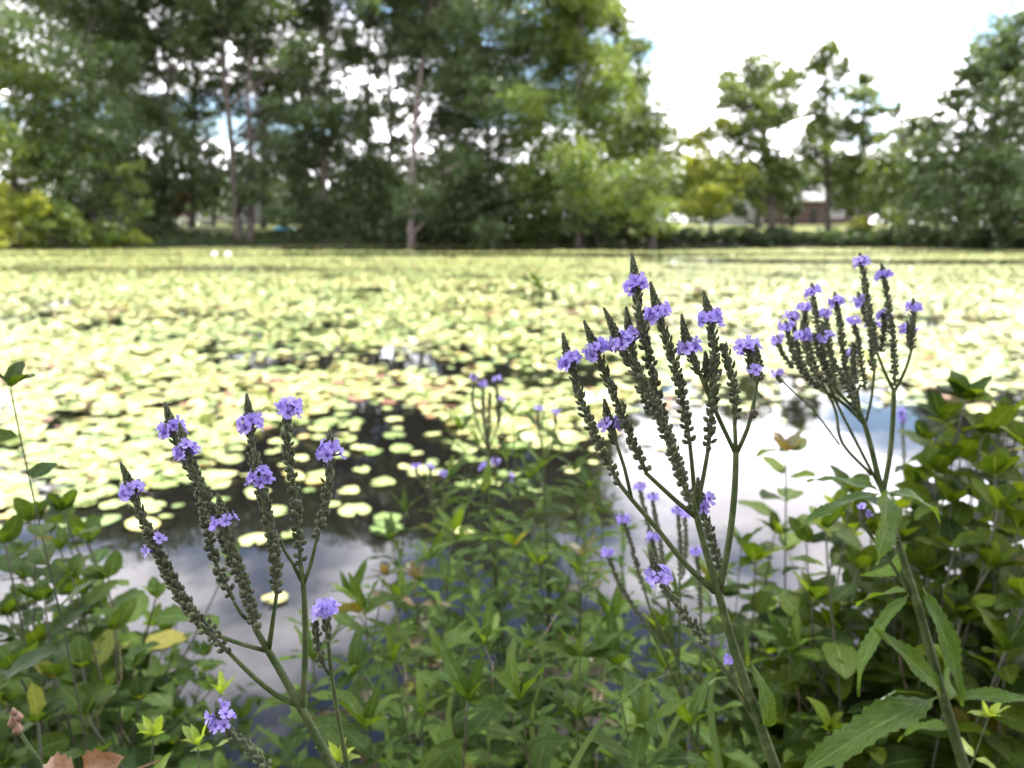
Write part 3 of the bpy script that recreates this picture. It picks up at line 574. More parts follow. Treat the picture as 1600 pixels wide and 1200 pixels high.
def house(px, Y, wd, dp, h, rh, wall, roof, trim, label, wins, door=None, ridge='x'):
    cx = atY(px, 350, Y).x; z0 = gz(cx, Y)
    o = thing("house", (cx, Y, z0), label, "house", "houses behind the far bank")
    m = MB(); m.box(-wd/2, wd/2, 0, dp, -0.5, h)
    if ridge == 'x':
        for s in (-1, 1): m.add([(s*wd/2, 0, h), (s*wd/2, dp, h), (s*wd/2, dp/2, h+rh)], [(0, 1, 2)])
    else:
        for y in (0, dp): m.add([(-wd/2, y, h), (wd/2, y, h), (0, y, h+rh)], [(0, 1, 2)])
    m.build("wall", wall, o, False)
    m = MB(); e = 0.45; tk = 0.18
    if ridge == 'x':
        for s in (0, 1):
            y0, y1 = (-e, dp/2) if s == 0 else (dp + e, dp/2); zz = h - e * rh / (dp/2)
            m.add([(-wd/2-e, y0, zz+.03), (wd/2+e, y0, zz+.03), (wd/2+e, y1, h+rh+.03), (-wd/2-e, y1, h+rh+.03), (-wd/2-e, y0, zz+tk), (wd/2+e, y0, zz+tk), (wd/2+e, y1, h+rh+tk), (-wd/2-e, y1, h+rh+tk)],
                  [(0,1,2,3),(4,5,6,7),(0,1,5,4),(1,2,6,5),(3,0,4,7)])
    else:
        for s in (-1, 1):
            zz = h - e * rh / (wd/2)
            m.add([(s*(wd/2+e), -e, zz+.03), (s*(wd/2+e), dp+e, zz+.03), (0, dp+e, h+rh+.03), (0, -e, h+rh+.03), (s*(wd/2+e), -e, zz+tk), (s*(wd/2+e), dp+e, zz+tk), (0, dp+e, h+rh+tk), (0, -e, h+rh+tk)],
                  [(0,1,2,3),(4,5,6,7),(0,1,5,4),(0,3,7,4),(1,2,6,5)])
    rf = m.build("roof", roof, o, False)
    m = MB(); m.box(wd*.22, wd*.22+.7, dp*.5, dp*.5+.7, h+rh*.4, h+rh+.8); m.build("chimney", M_brick, rf, False)
    m = MB(); m.box(-wd/2-e, wd/2+e, -e-.06, -e, h-.32, h-.05); m.build("gutter_board", trim, o, False)
    for (x, z, ww, wh) in wins:
        m = MB(); t = .10
        m.box(x-ww/2-t, x+ww/2+t, -.07, -.003, z-t, z); m.box(x-ww/2-t, x+ww/2+t, -.07, -.003, z+wh, z+wh+t)
        m.box(x-ww/2-t, x-ww/2, -.07, -.003, z, z+wh); m.box(x+ww/2, x+ww/2+t, -.07, -.003, z, z+wh); m.box(x-.03, x+.03, -.06, -.003, z, z+wh)
        fr = m.build("window", trim, o, False); m = MB(); m.box(x-ww/2, x+ww/2, -.03, -.004, z, z+wh); m.build("pane", M_glass, fr, False)
    if door:
        x, ww, wh = door; m = MB(); m.box(x-ww/2, x+ww/2, -.05, -.003, 0, wh); d = m.build("door", M_rub, o, False)
        m = MB(); m.box(x+ww/2-.16, x+ww/2-.1, -.1, -.05, 1.0, 1.1); m.build("handle", M_steel, d, False)
    return o
house(425, 112, 11.5, 7, 4.6, 2.4, M_grey, M_roofd, M_white, "grey two-storey house with white window trim between the tree trunks", [(-3.6, 1.0, 1.2, 1.3), (-.8, 1.0, 1.2, 1.3), (2.6, 2.6, 1.9, 1.3), (-3.2, 2.9, 1.2, 1.2), (-.8, 2.9, 1.1, 1.2)], (1.2, 1.0, 2.1), 'y')
house(1283, 110, 14, 8, 3.6, 2.1, M_brick, M_roof, M_white, "low brick house with a pale roof on the right lawn", [(-4.6, 1.1, 1.3, 1.2), (2.2, 1.1, 1.6, 1.2), (5.2, 1.1, 1.2, 1.2)], (-1.2, 1.0, 2.1))
house(1160, 114, 9, 7, 4.4, 1.4, M_houseshaded, M_roof, M_white, "white house half hidden behind the airy wide-crowned tree", [(-2.6, 1.1, 1.2, 1.3), (0.2, 1.1, 1.2, 1.3), (2.8, 1.1, 1.1, 1.3)], None)
m = MB()
def car(px, Y, label, rz=0.0):
    cx = atY(px, 350, Y).x; o = thing("parked_car", (cx, Y, gz(cx, Y)), label, "car", "cars parked behind the far bank", rz)
    prof = [(-2.1, .35), (2.1, .35), (2.15, .75), (1.95, .9), (1.1, .98), (-2.0, .98), (-2.15, .8)]; cab = [(-1.75, .98), (1.05, .98), (.45, 1.45), (-1.2, 1.48)]
    m = MB()
    for pr_, hw, ht in ((prof, .86, .86), (cab, .80, .66)):
        k = len(pr_); V = [(x, -(hw if z < 1.2 else ht), z) for x, z in pr_] + [(x, (hw if z < 1.2 else ht), z) for x, z in pr_]
        m.add(V, [tuple(range(k))[::-1], tuple(range(k, 2*k))] + [(i, (i+1) % k, (i+1) % k + k, i + k) for i in range(k)])
    b_ = m.build("body", M_white, o, False)
    for s in (-1, 1):
        m = MB(); y = s * .79; V = [(-1.45, y, 1.03), (.75, y, 1.03), (.36, s*.70, 1.38), (-1.08, s*.70, 1.40)]; m.add([(a, b2 + s*.015, c) for a, b2, c in V] + V, [(0,1,2,3), (4,5,6,7), (0,1,5,4), (2,3,7,6)]); m.build("side_window", M_glass, o, False)
        for x in (-1.35, 1.3):
            m = MB(); m.tube([(x, s*.72, .32), (x, s*.90, .32)], .32, 14); wl = m.build("wheel", M_rub, o, False)
            m = MB(); m.tube([(x, s*.88, .32), (x, s*.905, .32)], .19, 10); m.build("rim", M_steel, wl, False)
        m = MB(); m.box(2.10, 2.17, s*.62-.16, s*.62+.16, .66, .80); m.build("headlight", M_steel, o, False)
    m = MB(); m.add([(1.02, -.68, 1.03), (1.02, .68, 1.03), (.54, .6, 1.40), (.54, -.6, 1.40), (1.06, -.68, 1.03), (1.06, .68, 1.03), (.58, .6, 1.40), (.58, -.6, 1.40)], [(0,1,2,3),(4,5,6,7),(0,1,5,4),(2,3,7,6)]); m.build("windscreen", M_glass, o, False)
car(306, 107.5, "white parked car on the far lawn, left of the other car", 0.15); car(347, 106.5, "white parked car half hidden behind the two slim trunks", 0.05)
c = atY(443, 352, 95.5); z0 = gz(c.x, 95.5); o = thing("paddling_pool", (c.x, 95.5, z0), "round bright blue paddling pool on the far lawn", "pool")
m = MB(); ring = [(math.cos(a)*1.1, math.sin(a)*1.1, .30) for a in np.linspace(0, 2*math.pi, 25)]; m.tube(ring, .16, 8, False); m.tube([(x, y, .12) for x, y, _ in ring], .16, 8, False); m.build("inflated_wall", M_pool, o)
m = MB(); m.tube([(0, 0, .02), (0, 0, .28)], 1.05, 24); m.build("water", M_pool, o, False)
c = atY(376, 350, 97); o = thing("blue_barrel", (c.x, 97, gz(c.x, 97)), "blue barrel seen between the two slim dark trunks", "barrel")
m = MB(); m.tube([(0, 0, z) for z in (0, .05, .3, .33, .6, .63, .9, .95)], [.27, .3, .31, .33, .33, .31, .3, .27], 16); m.build("barrel_body", M_barrel, o); m = MB(); m.tube([(.1, 0, .95), (.1, 0, .98)], .05, 8); m.build("cap", M_rub, o)
# upturned rowing boat at the waterline
c = atZ(372, 381, 0.05); o = thing("rowing_boat", (c.x, c.y, 0.02), "small grey-blue rowing boat lying at the far waterline below the trunks", "boat", None, 0.12)
m = MB(); st = np.linspace(-1, 1, 13); secs = []
for u in st:
    wd = .62 * (1 - abs(u) ** 2.6) + .03; hh = .34 + .16 * u * u
    secs.append([(u * 1.75, wd * math.cos(a) * (1 if True else 1), hh + (.42 * (math.sin(a)))) for a in np.linspace(math.pi, 2 * math.pi, 9)])
V = [p for s_ in secs for p in s_]; F = [(i*9+k, i*9+k+1, (i+1)*9+k+1, (i+1)*9+k) for i in range(12) for k in range(8)]; m.add(V, F); m.build("hull", M_boat, o)
m = MB()
for side in (0, 8): m.tube([secs[i][side] for i in range(13)], .035, 6)
m.build("gunwale", M_white, o)
for u in (-.8, .1, .8):
    m = MB(); m.box(u-.12, u+.12, -.52, .52, .26, .30); m.build("thwart", M_boat, o, False)
def stone(px, py, r, label, name, cat, mat):
    c = atZ(px, py); m = bmesh.new(); bmesh.ops.create_icosphere(m, subdivisions=3, radius=r)
    for v in m.verts: v.co *= 1 + 0.22 * mnoise.noise(v.co * 2.2 / r + Vector((px, 0, 0))); v.co.z *= 0.75
    me = bpy.data.meshes.new(name); m.to_mesh(me); m.free(); me.materials.append(mat)
    for p_ in me.polygons: p_.use_smooth = True
    ob = link(bpy.data.objects.new(name, me)); ob.location = (c.x, c.y, r * 0.35); tag(ob, label, cat)
stone(172, 386, 0.42, "pale rounded stone in the water off the left bushes", "stone", "stone", M_stone)
stone(335, 399, 0.20, "white rounded lump on the far pads, left of two", "float", "float", M_white); stone(356, 399, 0.20, "white rounded lump on the far pads, right of two", "float", "float", M_white)

# unseen shade tree overhead, placed so its crown keeps the sun off the near bank
rs = np.random.default_rng(77); tc_ = Vector((0, 0.8, 1.3)) + SUNDIR * 9.5
root = Vector((7.0, 1.0, gz(7.0, 1.0))); o = thing("shade_tree", root, "overhanging bank tree whose crown shades the near plants", "tree")
lobes = [(tc_.x + rs.uniform(-2.6, 2.6), tc_.y + rs.uniform(-2.6, 2.6), tc_.z + rs.uniform(-.8, 1.2), rs.uniform(1.1, 1.6)) for _ in range(16)]
lobes += [(rs.uniform(-3.5, 4.5), rs.uniform(-5, -.3), rs.uniform(5.0, 8.0), rs.uniform(1.1, 1.6)) for _ in range(20)]  # crown spread overhead and behind, added to cut skylight from the zenith
m = MB(); tp = catmull([root - Vector((0, 0, .2)), root + Vector((-.3, .3, 3)), root + Vector((-1, 1, 6)), tc_ + Vector((.5, -.3, -.8))], .6); m.tube(tp, [.24 * (1 - .7 * i / len(tp)) for i in range(len(tp))], 9)
for (x, y, z, r) in lobes:
    q = tp[int(len(tp) * rs.uniform(.6, .98))]; e = Vector((x, y, z)); m.tube(catmull([q, (q + e) / 2 + Vector((0, 0, .3)), e], .6), .04, 5)
m.build("trunk", M_bark, o, True, root)
V, F, T = leaf_cloud(lobes, 0.17, 0.9, rs); link(bpy.data.objects.new("crown", np_mesh("crown", V - np.array(root), F, M_mid, False, T)), o)

for i, (x, y) in enumerate([(-9, -5), (-4.5, -7), (0.5, -6.5), (5, -7.5), (10, -5)]):  # unseen trees added behind the viewpoint to cut skylight on the near plants
    root = Vector((x, y, gz(x, y))); o = thing("bank_tree", root, ["bank tree behind the viewpoint, far left", "bank tree behind the viewpoint, left", "bank tree straight behind the viewpoint", "bank tree behind the viewpoint, right", "bank tree behind the viewpoint, far right"][i], "tree", "trees on the near bank behind the view")
    lobes = [(x + rs.uniform(-2.4, 2.4), y + rs.uniform(-1.6, 1.6), rs.uniform(1.2, 9.5), rs.uniform(1.1, 1.7)) for _ in range(22)]
    m = MB(); m.tube(catmull([root - Vector((0, 0, .2)), root + Vector((.2, 0, 4)), root + Vector((-.1, .2, 9))], .8), .16, 8); m.build("trunk", M_bark, o, True, root)
    V, F, T = leaf_cloud(lobes, 0.26, 0.75, rs); link(bpy.data.objects.new("crown", np_mesh("crown", V - np.array(root), F, M_mid, False, T)), o)

# ------------------------------------------------------------------ leaves and leafy plants of the near bank
def leaf_mesh(name, mat, wr, prof, seg=8, half=1, fold=0.25, curl=0.3, serr=0.0, petiole=0.08, seed=0, wave=0.03, twist=0.0):
    """unit-length leaf along +X, face up +Z: midrib fold, drooping tip, toothed rim where asked"""
    r = random.Random(seed); V, U, F = [], [], []; cols = 2 * half + 1
    for i in range(seg + 1):
        u = i / seg; w_ = wr * prof(u) * 0.5
        if serr and 0 < i < seg: w_ *= 1 + (serr if i % 2 == 0 else -serr)
        x = petiole + (1 - petiole) * (math.sin(curl * u * 1.2) / (curl * 1.2) if abs(curl) > 1e-3 else u); z = -curl * 0.5 * u * u; tw_ = twist * u
        for j in range(cols):
            v = (j - half) / half; zz = abs(v) * w_ * fold * (1 if half == 1 else (1.15 - 0.15 * abs(v))) + (wave * math.sin(u * 13 + seed + v * 2) * abs(v))
            y = v * w_
            V.append((x - (0.02 * abs(v) if serr else 0), y * math.cos(tw_) - zz * math.sin(tw_), z + zz * math.cos(tw_) + y * math.sin(tw_))); U.append((u, 0.5 + 0.5 * v))
    for i in range(seg):
        for j in range(cols - 1): a = i * cols + j; F.append((a, a + 1, a + cols + 1, a + cols))
    b = len(V); V += [(0, -.008, 0), (0, .008, 0), (petiole * 1.3, .010, 0.003), (petiole * 1.3, -.010, 0.003)]; U += [(0, .5)] * 4; F.append((b, b + 3, b + 2, b + 1))
    return np_mesh(name, V, np.array(F), mat, True, None, U)
lanc = lambda u: max(0.02, math.sin(math.pi * min(1, u ** 0.72)) ** 0.85)
ovat = lambda u: max(0.03, math.sin(math.pi * u ** 0.85) ** 0.62)
obov = lambda u: max(0.03, math.sin(math.pi * u ** 1.25) ** 0.60)
L_herb = [leaf_mesh("leaf", M_herb, .24, lanc, 8, 1, .3, c, 0.05, .05, i) for i, c in enumerate((.3, .6, .9, .15))]
L_herbS = [leaf_mesh("leaf", M_herb, .18, lanc, 6, 1, .35, c, 0, .03, i) for i, c in enumerate((.2, .5, .8))]
L_shR = [leaf_mesh("leaf", M_shrubR, .55, ovat, 8, 1, .22, c, 0, .12, i, .02) for i, c in enumerate((.15, .4, .7, .3))]
L_shL = [leaf_mesh("leaf", M_shrubL, .54, ovat, 8, 1, .20, c, 0, .08, i, .025) for i, c in enumerate((.1, .3, .6, .35))]
L_spr = [leaf_mesh("leaf", M_sprout, .34, lanc, 7, 1, .4, c, 0, .03, i) for i, c in enumerate((.1, -.2, .3))]
L_red = [leaf_mesh("leaf", M_redleaf, .36, lanc, 8, 1, .3, c, 0, .06, i) for i, c in enumerate((.2, .6))]
L_ver = [leaf_mesh("leaf", M_verv, .22, lanc, 26, 2, .32, c, 0.11, .07, i, .02, t) for i, (c, t) in enumerate(((.35, .1), (.7, -.15), (1.0, .2), (.15, 0)))]
def orient(loc, d, up, s):
    d = d.normalized(); y = up.cross(d)
    if y.length < 1e-4: y = d.orthogonal()
    y.normalize(); z = d.cross(y)
    m = Matrix((d, y, z)).transposed().to_4x4(); m.translation = loc
    return m @ Matrix.Diagonal((s, s, s, 1))
def put_leaf(parent, root, loc, d, s, meshes, r, up=None, name="leaf"):
    o = bpy.data.objects.new(name, r.choice(meshes)); u = (up or Vector((r.gauss(0, .25), r.gauss(0, .25), 1)))
    o.matrix_local = orient(Vector(loc) - root, d, u, s); o.parent = parent; COL.objects.link(o); return o
def stem_curve(root, top, r, bow=0.05, step=0.04):
    mid = [root.lerp(top, t) + Vector((r.gauss(0, bow), r.gauss(0, bow), 0)) * math.sin(math.pi * t) for t in (.33, .66)]
    return catmull([root] + mid + [top], step)
def herb(name, cat, label, px, py, d, meshes, ls, node, r, group, stem_mat=None, f0=0.25, rad=0.0022, base_off=(0, 0), tip=None, droop=0.15, alt=False, branches=0):
    """upright leafy stem; leaves in crossing pairs (or one by one), getting smaller to the top"""
    top = P(px, py, d); bx, by = top.x + base_off[0] + r.uniform(-.05, .05), top.y + base_off[1] + r.uniform(-.02, .08)
    root = Vector((bx, by, gz(bx, by) - .02)); o = thing(name, root, label, cat, group)
    paths = [(stem_curve(root, top, r), f0, 1.0)]
    for _ in range(branches):
        p0 = paths[0][0]; a = p0[int(len(p0) * r.uniform(.35, .75))]; h = r.uniform(.12, .28); q = r.uniform(0, 6.28)
        e = a + Vector((math.cos(q) * h * .75, math.sin(q) * h * .75, h * r.uniform(.5, 1.0))); paths.append((catmull([a, a.lerp(e, .5) + Vector((0, 0, -.02)), e], .04), .15, .8))
    m = MB()
    for path, f, k in paths: m.tube(path, [rad * k * (1 - .6 * i / len(path)) for i in range(len(path))], 5)
    m.build("stem", stem_mat or M_stem, o, True, root)
    for path, f, k in paths:
        Ltot = sum((path[i + 1] - path[i]).length for i in range(len(path) - 1)); acc = 0; nxt = Ltot * f; turn = r.uniform(0, 3.1)
        for i in range(len(path) - 1):
            acc += (path[i + 1] - path[i]).length
            if acc < nxt: continue
            t = acc / Ltot; nxt += node * (1.15 - .5 * t) * r.uniform(.8, 1.2); turn += (2.4 if alt else math.pi / 2) + r.gauss(0, .2)
            size = ls * k * (1.0 - .55 * max(0, (t - .6) / .4)) * r.uniform(.8, 1.2)
            for s in ((0,) if alt else (0, math.pi)):
                a = turn + s + r.gauss(0, .15); up_ = .05 + .9 * max(0, t - .55) + r.gauss(0, .18) - droop * (t < .6)
                dr = Vector((math.cos(a), math.sin(a), up_)); put_leaf(o, root, path[i + 1], dr, size, meshes, r)
        q = path[-1]
        for s in range(4): a = turn + s * 1.57; put_leaf(o, root, q, Vector((math.cos(a), math.sin(a), 1.3 + r.uniform(-.3, .8))), ls * k * r.uniform(.3, .5), tip or meshes, r)
    return o
r = random.Random(21)
# left: roundish-leaved shrubs
GLS = "round-leaved shrub stems in the left corner"
for i, (px, py, d) in enumerate([(a_ - 36 if a_ > 120 else a_, b_, c_) for a_, b_, c_ in [(135, 800, 1.0), (55, 815, .98), (175, 850, 1.05), (8, 850, .9), (205, 905, 1.0), (150, 905, .92), (215, 985, .92), (70, 940, .88), (165, 1045, .82), (125, 1060, .78), (28, 1050, .78),
                                   (-40, 920, .9), (95, 860, 1.15), (180, 960, 1.1), (20, 960, 1.1), (195, 1080, .95), (100, 820, 1.2), (170, 840, 1.15), (30, 870, 1.2), (170, 930, 1.1), (110, 930, 1.0), (60, 1010, 1.0), (180, 1010, 1.0), (205, 1040, 1.05), (140, 1100, .9), (10, 1100, .85), (170, 1120, .75), (60, 1130, .7), (100, 1090, 1.0), (40, 905, 1.05)]]):
    lb = {0: "round-leaved shrub stem reaching highest in the left corner thicket", 6: "round-leaved shrub stem leaning out over the cloud reflection, left thicket"}.get(i, "round-leaved shrub stem in the left thicket, " + ("top leaves" if py < 880 else "middle part" if py < 1000 else "low part") + (", near the left vervain" if px > 160 else ", halfway in" if px > 80 else ", at the left border"))
    herb("bank_shrub", "shrub", lb, px, py, d, L_shL, .092, .026, r, GLS if i not in (0, 6) else None, M_stemdark, .35, .0028, alt=True, branches=5)
herb("bank_shrub", "shrub", "shrub twig with a few dark leaves poking in at the left border", 16, 606, .62, L_shL, .066, .026, r, None, M_stemdark, .80, .0016, base_off=(-.10, .0), alt=True)
# centre: narrow-leaved herbs
GC = "narrow-leaved herbs in the middle thicket"
cen = [(640, 800, 1.3), (670, 760, 1.4), (705, 745, 1.35), (725, 790, 1.2), (755, 760, 1.25), (790, 720, 1.3), (815, 790, 1.15), (840, 730, 1.35), (880, 770, 1.2), (930, 770, 1.25), (970, 830, 1.15), (590, 880, 1.2), (560, 930, 1.1), (640, 870, 1.1), (700, 840, 1.1), (780, 830, 1.05), (860, 830, 1.1), (1020, 890, 1.1), (1090, 870, 1.15), (1150, 850, 1.2), (480, 985, 1.05), (560, 890, 1.2), (600, 850, 1.35), (640, 815, 1.5), (690, 775, 1.5), (740, 700, 1.5), (775, 690, 1.4), (820, 745, 1.3), (860, 690, 1.5), (905, 745, 1.3), (950, 800, 1.25), (1000, 850, 1.2),
       (500, 1040, .85), (560, 960, .9), (620, 930, .95), (680, 880, 1.05), (740, 860, 1.1), (800, 850, 1.05), (850, 880, 1.0), (910, 900, 1.0), (960, 960, .95), (1050, 930, 1.05), (1120, 900, 1.1),
       (540, 1060, .75), (610, 1040, .78), (690, 1020, .8), (760, 1000, .82), (830, 1010, .8), (900, 1030, .78), (970, 1050, .78), (1040, 1040, .8), (1100, 1060, .8),
       (580, 1130, .66), (660, 1110, .68), (740, 1100, .66), (820, 1100, .64), (900, 1120, .64), (1000, 1130, .64), (1080, 1140, .66), (1160, 1050, .9), (1230, 1020, .9)]
cen = [q for k, q in enumerate(cen) if q[2] < 1.06 or k % 5 in (0, 2, 4)]
for i, (px, py, d) in enumerate(cen):
    lb = ("narrow-leaved herb in the middle thicket, " + ("bottom edge" if d < .72 else "front row" if d < .9 else "middle row" if d < 1.15 else "back row") + ", " + ("beside the left vervain" if px < 600 else "left of centre" if px < 720 else "at centre" if px < 830 else "right of centre" if px < 940 else "beside the central vervain"))
    herb("leafy_herb", "plant", lb, px + r.uniform(-12, 12), py + r.uniform(-10, 10), d, L_herb if i % 3 else L_herbS, .130 if i % 3 else .10, .055, r, GC, M_stem if i % 4 else M_stempurple, .30, .0020)
herb("leafy_herb", "plant", "single tall weed standing out over the pads left of the central vervain", 845, 452, 1.7, L_herbS, .14, .075, r, None, M_stem, .35, .003)
herb("leafy_herb", "plant", "slim weed with leafy tip between the far vervain and the central one", 800, 650, 1.5, L_herbS, .13, .07, r, None, M_stem, .35, .0025)
herb("leafy_herb", "plant", "slim leafy weed rising beside the far vervain with dark violet tips", 722, 672, 1.45, L_herbS, .13, .07, r, None, M_stem, .35, .0025)
for i, (px, py, d, lb) in enumerate([(928, 812, 1.25, "herb with orange-red top leaves left of the central vervain stem"), (912, 872, 1.05, "reddish-leaved herb below the other red-topped herb in the middle"), (600, 900, 1.1, "herb with rusty leaf tips on the left of the middle thicket"),
                                      (1228, 708, 1.15, "red-tinged seedling with pointed leaves against the bright water at right"), (648, 905, 1.0, "bronze-leaved herb in the left half of the middle thicket")]):
    herb("reddish_herb", "plant", lb, px, py, d, L_red if i != 3 else L_shR, .085 if i != 3 else .12, .07, r, None, M_stempurple, .45 if i == 3 else .72, .0028, tip=L_red)
# right: broad-leaved shrubs
GR = "broad-leaved shrub stems in the right thicket"
rig = [q for q in [(1508, 628, .95), (1470, 660, 1.0), (1535, 680, .95), (1570, 660, 1.05), (1600, 700, .9), (1500, 720, 1.0), (1460, 740, .95), (1560, 800, .85), (1520, 780, .95), (1600, 790, .95), (1430, 760, 1.05), (1400, 800, 1.1), (1360, 830, 1.0), (1310, 810, 1.1), (1260, 850, 1.05), (1490, 860, .9), (1580, 880, .9), (1440, 940, .9), (1350, 960, .9), (1520, 930, 1.0), (1270, 940, .95),(1508, 630, .95), (1445, 690, 1.0), (1585, 690, 1.0), (1555, 745, .9), (1485, 790, .92), (1330, 775, 1.0), (1290, 830, .9), (1400, 850, .95), (1590, 830, .85), (1210, 835, 1.15), (1545, 890, .85), (1600, 940, .8),
       (1260, 900, 1.0), (1340, 890, .95), (1450, 900, .95), (1180, 880, 1.1), (1500, 970, .85), (1570, 1020, .8), (1380, 960, 1.0), (1300, 985, .95), (1640, 760, 1.0), (1620, 650, 1.1), (1420, 1000, 1.05), (1230, 960, 1.1), (1540, 820, 1.15), (1440, 800, 1.2)] if not (q[1] > 850 and (q[0] * 7 + q[1]) % 3 == 0)]
for i, (px, py, d) in enumerate(rig):
    lb = {0: "broad-leaved shrub stem with one big bright leaf, highest of the right thicket", 30: "broad-leaved shrub stem at the left end of the right thicket over bright water"}.get(i, "broad-leaved shrub stem in the right thicket, " + ("topmost leaves" if py < 730 else "upper part" if py < 810 else "middle part" if py < 920 else "dark lower part") + (", left of the right vervain" if px <= 1370 else ", behind the right vervain" if px <= 1480 else ", at the right border"))
    herb("bank_shrub", "shrub", lb, px, py, d, L_shR, .108, .032, r, GR if i not in (0, 30) else None, M_stemdark, .35, .0028, alt=(i % 3 != 0), branches=4)
GS = "yellow-green sprouts at the bottom edge"
for i, (px, py, d, lb) in enumerate([(240, 1150, .55, "yellow-green leafy sprout at the bottom edge beside the dry leaf"), (345, 1085, .60, "yellow-green sprout with upright leaves behind the low purple flower"), (310, 1165, .52, "small yellow-green sprout between the dry leaf and low purple flower"), (530, 1190, .5, "yellow-green sprout tip at the foot of the left vervain"),
                                      (1545, 1120, .62, "yellow-green budding sprout at lower right of the big toothed leaf")]):
    herb("leafy_sprout", "plant", lb, px, py, d, L_spr, .045, .022, r, GS, M_stem, .80, .0016)
# low growth on the soil: nobody could count it
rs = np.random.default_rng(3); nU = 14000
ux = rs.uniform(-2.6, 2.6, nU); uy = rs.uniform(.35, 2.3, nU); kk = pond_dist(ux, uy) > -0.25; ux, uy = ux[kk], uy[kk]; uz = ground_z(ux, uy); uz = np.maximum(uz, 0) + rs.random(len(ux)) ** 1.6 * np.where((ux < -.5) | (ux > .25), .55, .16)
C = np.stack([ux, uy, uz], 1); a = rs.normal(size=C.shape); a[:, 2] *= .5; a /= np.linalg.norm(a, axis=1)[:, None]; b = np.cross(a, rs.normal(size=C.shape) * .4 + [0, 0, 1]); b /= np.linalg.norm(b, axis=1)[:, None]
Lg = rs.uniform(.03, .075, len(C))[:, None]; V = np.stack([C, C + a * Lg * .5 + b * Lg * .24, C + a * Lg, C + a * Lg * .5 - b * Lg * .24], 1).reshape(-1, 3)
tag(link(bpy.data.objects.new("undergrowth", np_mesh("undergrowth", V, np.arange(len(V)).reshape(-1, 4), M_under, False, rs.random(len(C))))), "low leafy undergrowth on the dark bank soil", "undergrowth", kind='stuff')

# ------------------------------------------------------------------ vervains
def petal_mat():
    m, t, n, l, o = new_mat("petal_violet")
    oi = n("ShaderNodeObjectInfo"); uv = n("ShaderNodeTexCoord"); sp = n("ShaderNodeSeparateXYZ"); l(uv.outputs["UV"], sp.inputs[0])
    c1 = n("ShaderNodeMix"); c1.data_type = 'RGBA'; l(oi.outputs["Random"], c1.inputs[0]); c1.inputs[6].default_value = (0.38, 0.30, 0.76, 1); c1.inputs[7].default_value = (0.50, 0.41, 0.86, 1)
    rp = n("ShaderNodeMapRange"); rp.inputs[1].default_value = 0.1; rp.inputs[2].default_value = 0.45; l(sp.outputs[0], rp.inputs[0])
    c2 = n("ShaderNodeMix"); c2.data_type = 'RGBA'; l(rp.outputs[0], c2.inputs[0]); c2.inputs[6].default_value = (0.26, 0.15, 0.58, 1); l(c1.outputs[2], c2.inputs[7])
    b = n("ShaderNodeBsdfPrincipled"); b.inputs["Roughness"].default_value = .6; b.inputs["Specular IOR Level"].default_value = .2; l(c2.outputs[2], b.inputs["Base Color"])
    tr = n("ShaderNodeBsdfTranslucent"); l(c2.outputs[2], tr.inputs[0]); ms = n("ShaderNodeMixShader"); ms.inputs[0].default_value = .4; l(b.outputs[0], ms.inputs[1]); l(tr.outputs[0], ms.inputs[2]); l(ms.outputs[0], o.inputs[0]); return m
M_petal = petal_mat()
def bud_mat(name, ca, cb_):
    m, t, n, l, o = new_mat(name)
    b = n("ShaderNodeBsdfPrincipled"); b.inputs["Roughness"].default_value = .65; b.inputs["Specular IOR Level"].default_value = .3
    at = n("ShaderNodeAttribute"); at.attribute_name = "tone"
    mixn = n("ShaderNodeMix"); mixn.data_type = 'RGBA'; mixn.inputs[6].default_value = (*ca, 1); mixn.inputs[7].default_value = (*cb_, 1); l(at.outputs["Fac"], mixn.inputs[0])
    pu = n("ShaderNodeMapRange"); pu.inputs[1].default_value = 1.0; pu.inputs[2].default_value = 2.0; l(at.outputs["Fac"], pu.inputs[0])
    m2 = n("ShaderNodeMix"); m2.data_type = 'RGBA'; l(pu.outputs[0], m2.inputs[0]); l(mixn.outputs[2], m2.inputs[6]); m2.inputs[7].default_value = (0.080, 0.056, 0.070, 1)
    l(m2.outputs[2], b.inputs["Base Color"]); b.inputs["Sheen Weight"].default_value = 0.12; b.inputs["Sheen Roughness"].default_value = .4
    ge = n("ShaderNodeTexCoord"); nz = n("ShaderNodeTexNoise"); nz.inputs["Scale"].default_value = 1400; l(ge.outputs["Object"], nz.inputs["Vector"]); bp = n("ShaderNodeBump"); bp.inputs["Strength"].default_value = .4; bp.inputs["Distance"].default_value = .0004
    l(nz.outputs[0], bp.inputs["Height"]); l(bp.outputs[0], b.inputs["Normal"]); l(b.outputs[0], o.inputs[0]); return m
M_bud = bud_mat("vervain_bud", (0.052, 0.063, 0.029), (0.125, 0.140, 0.070))
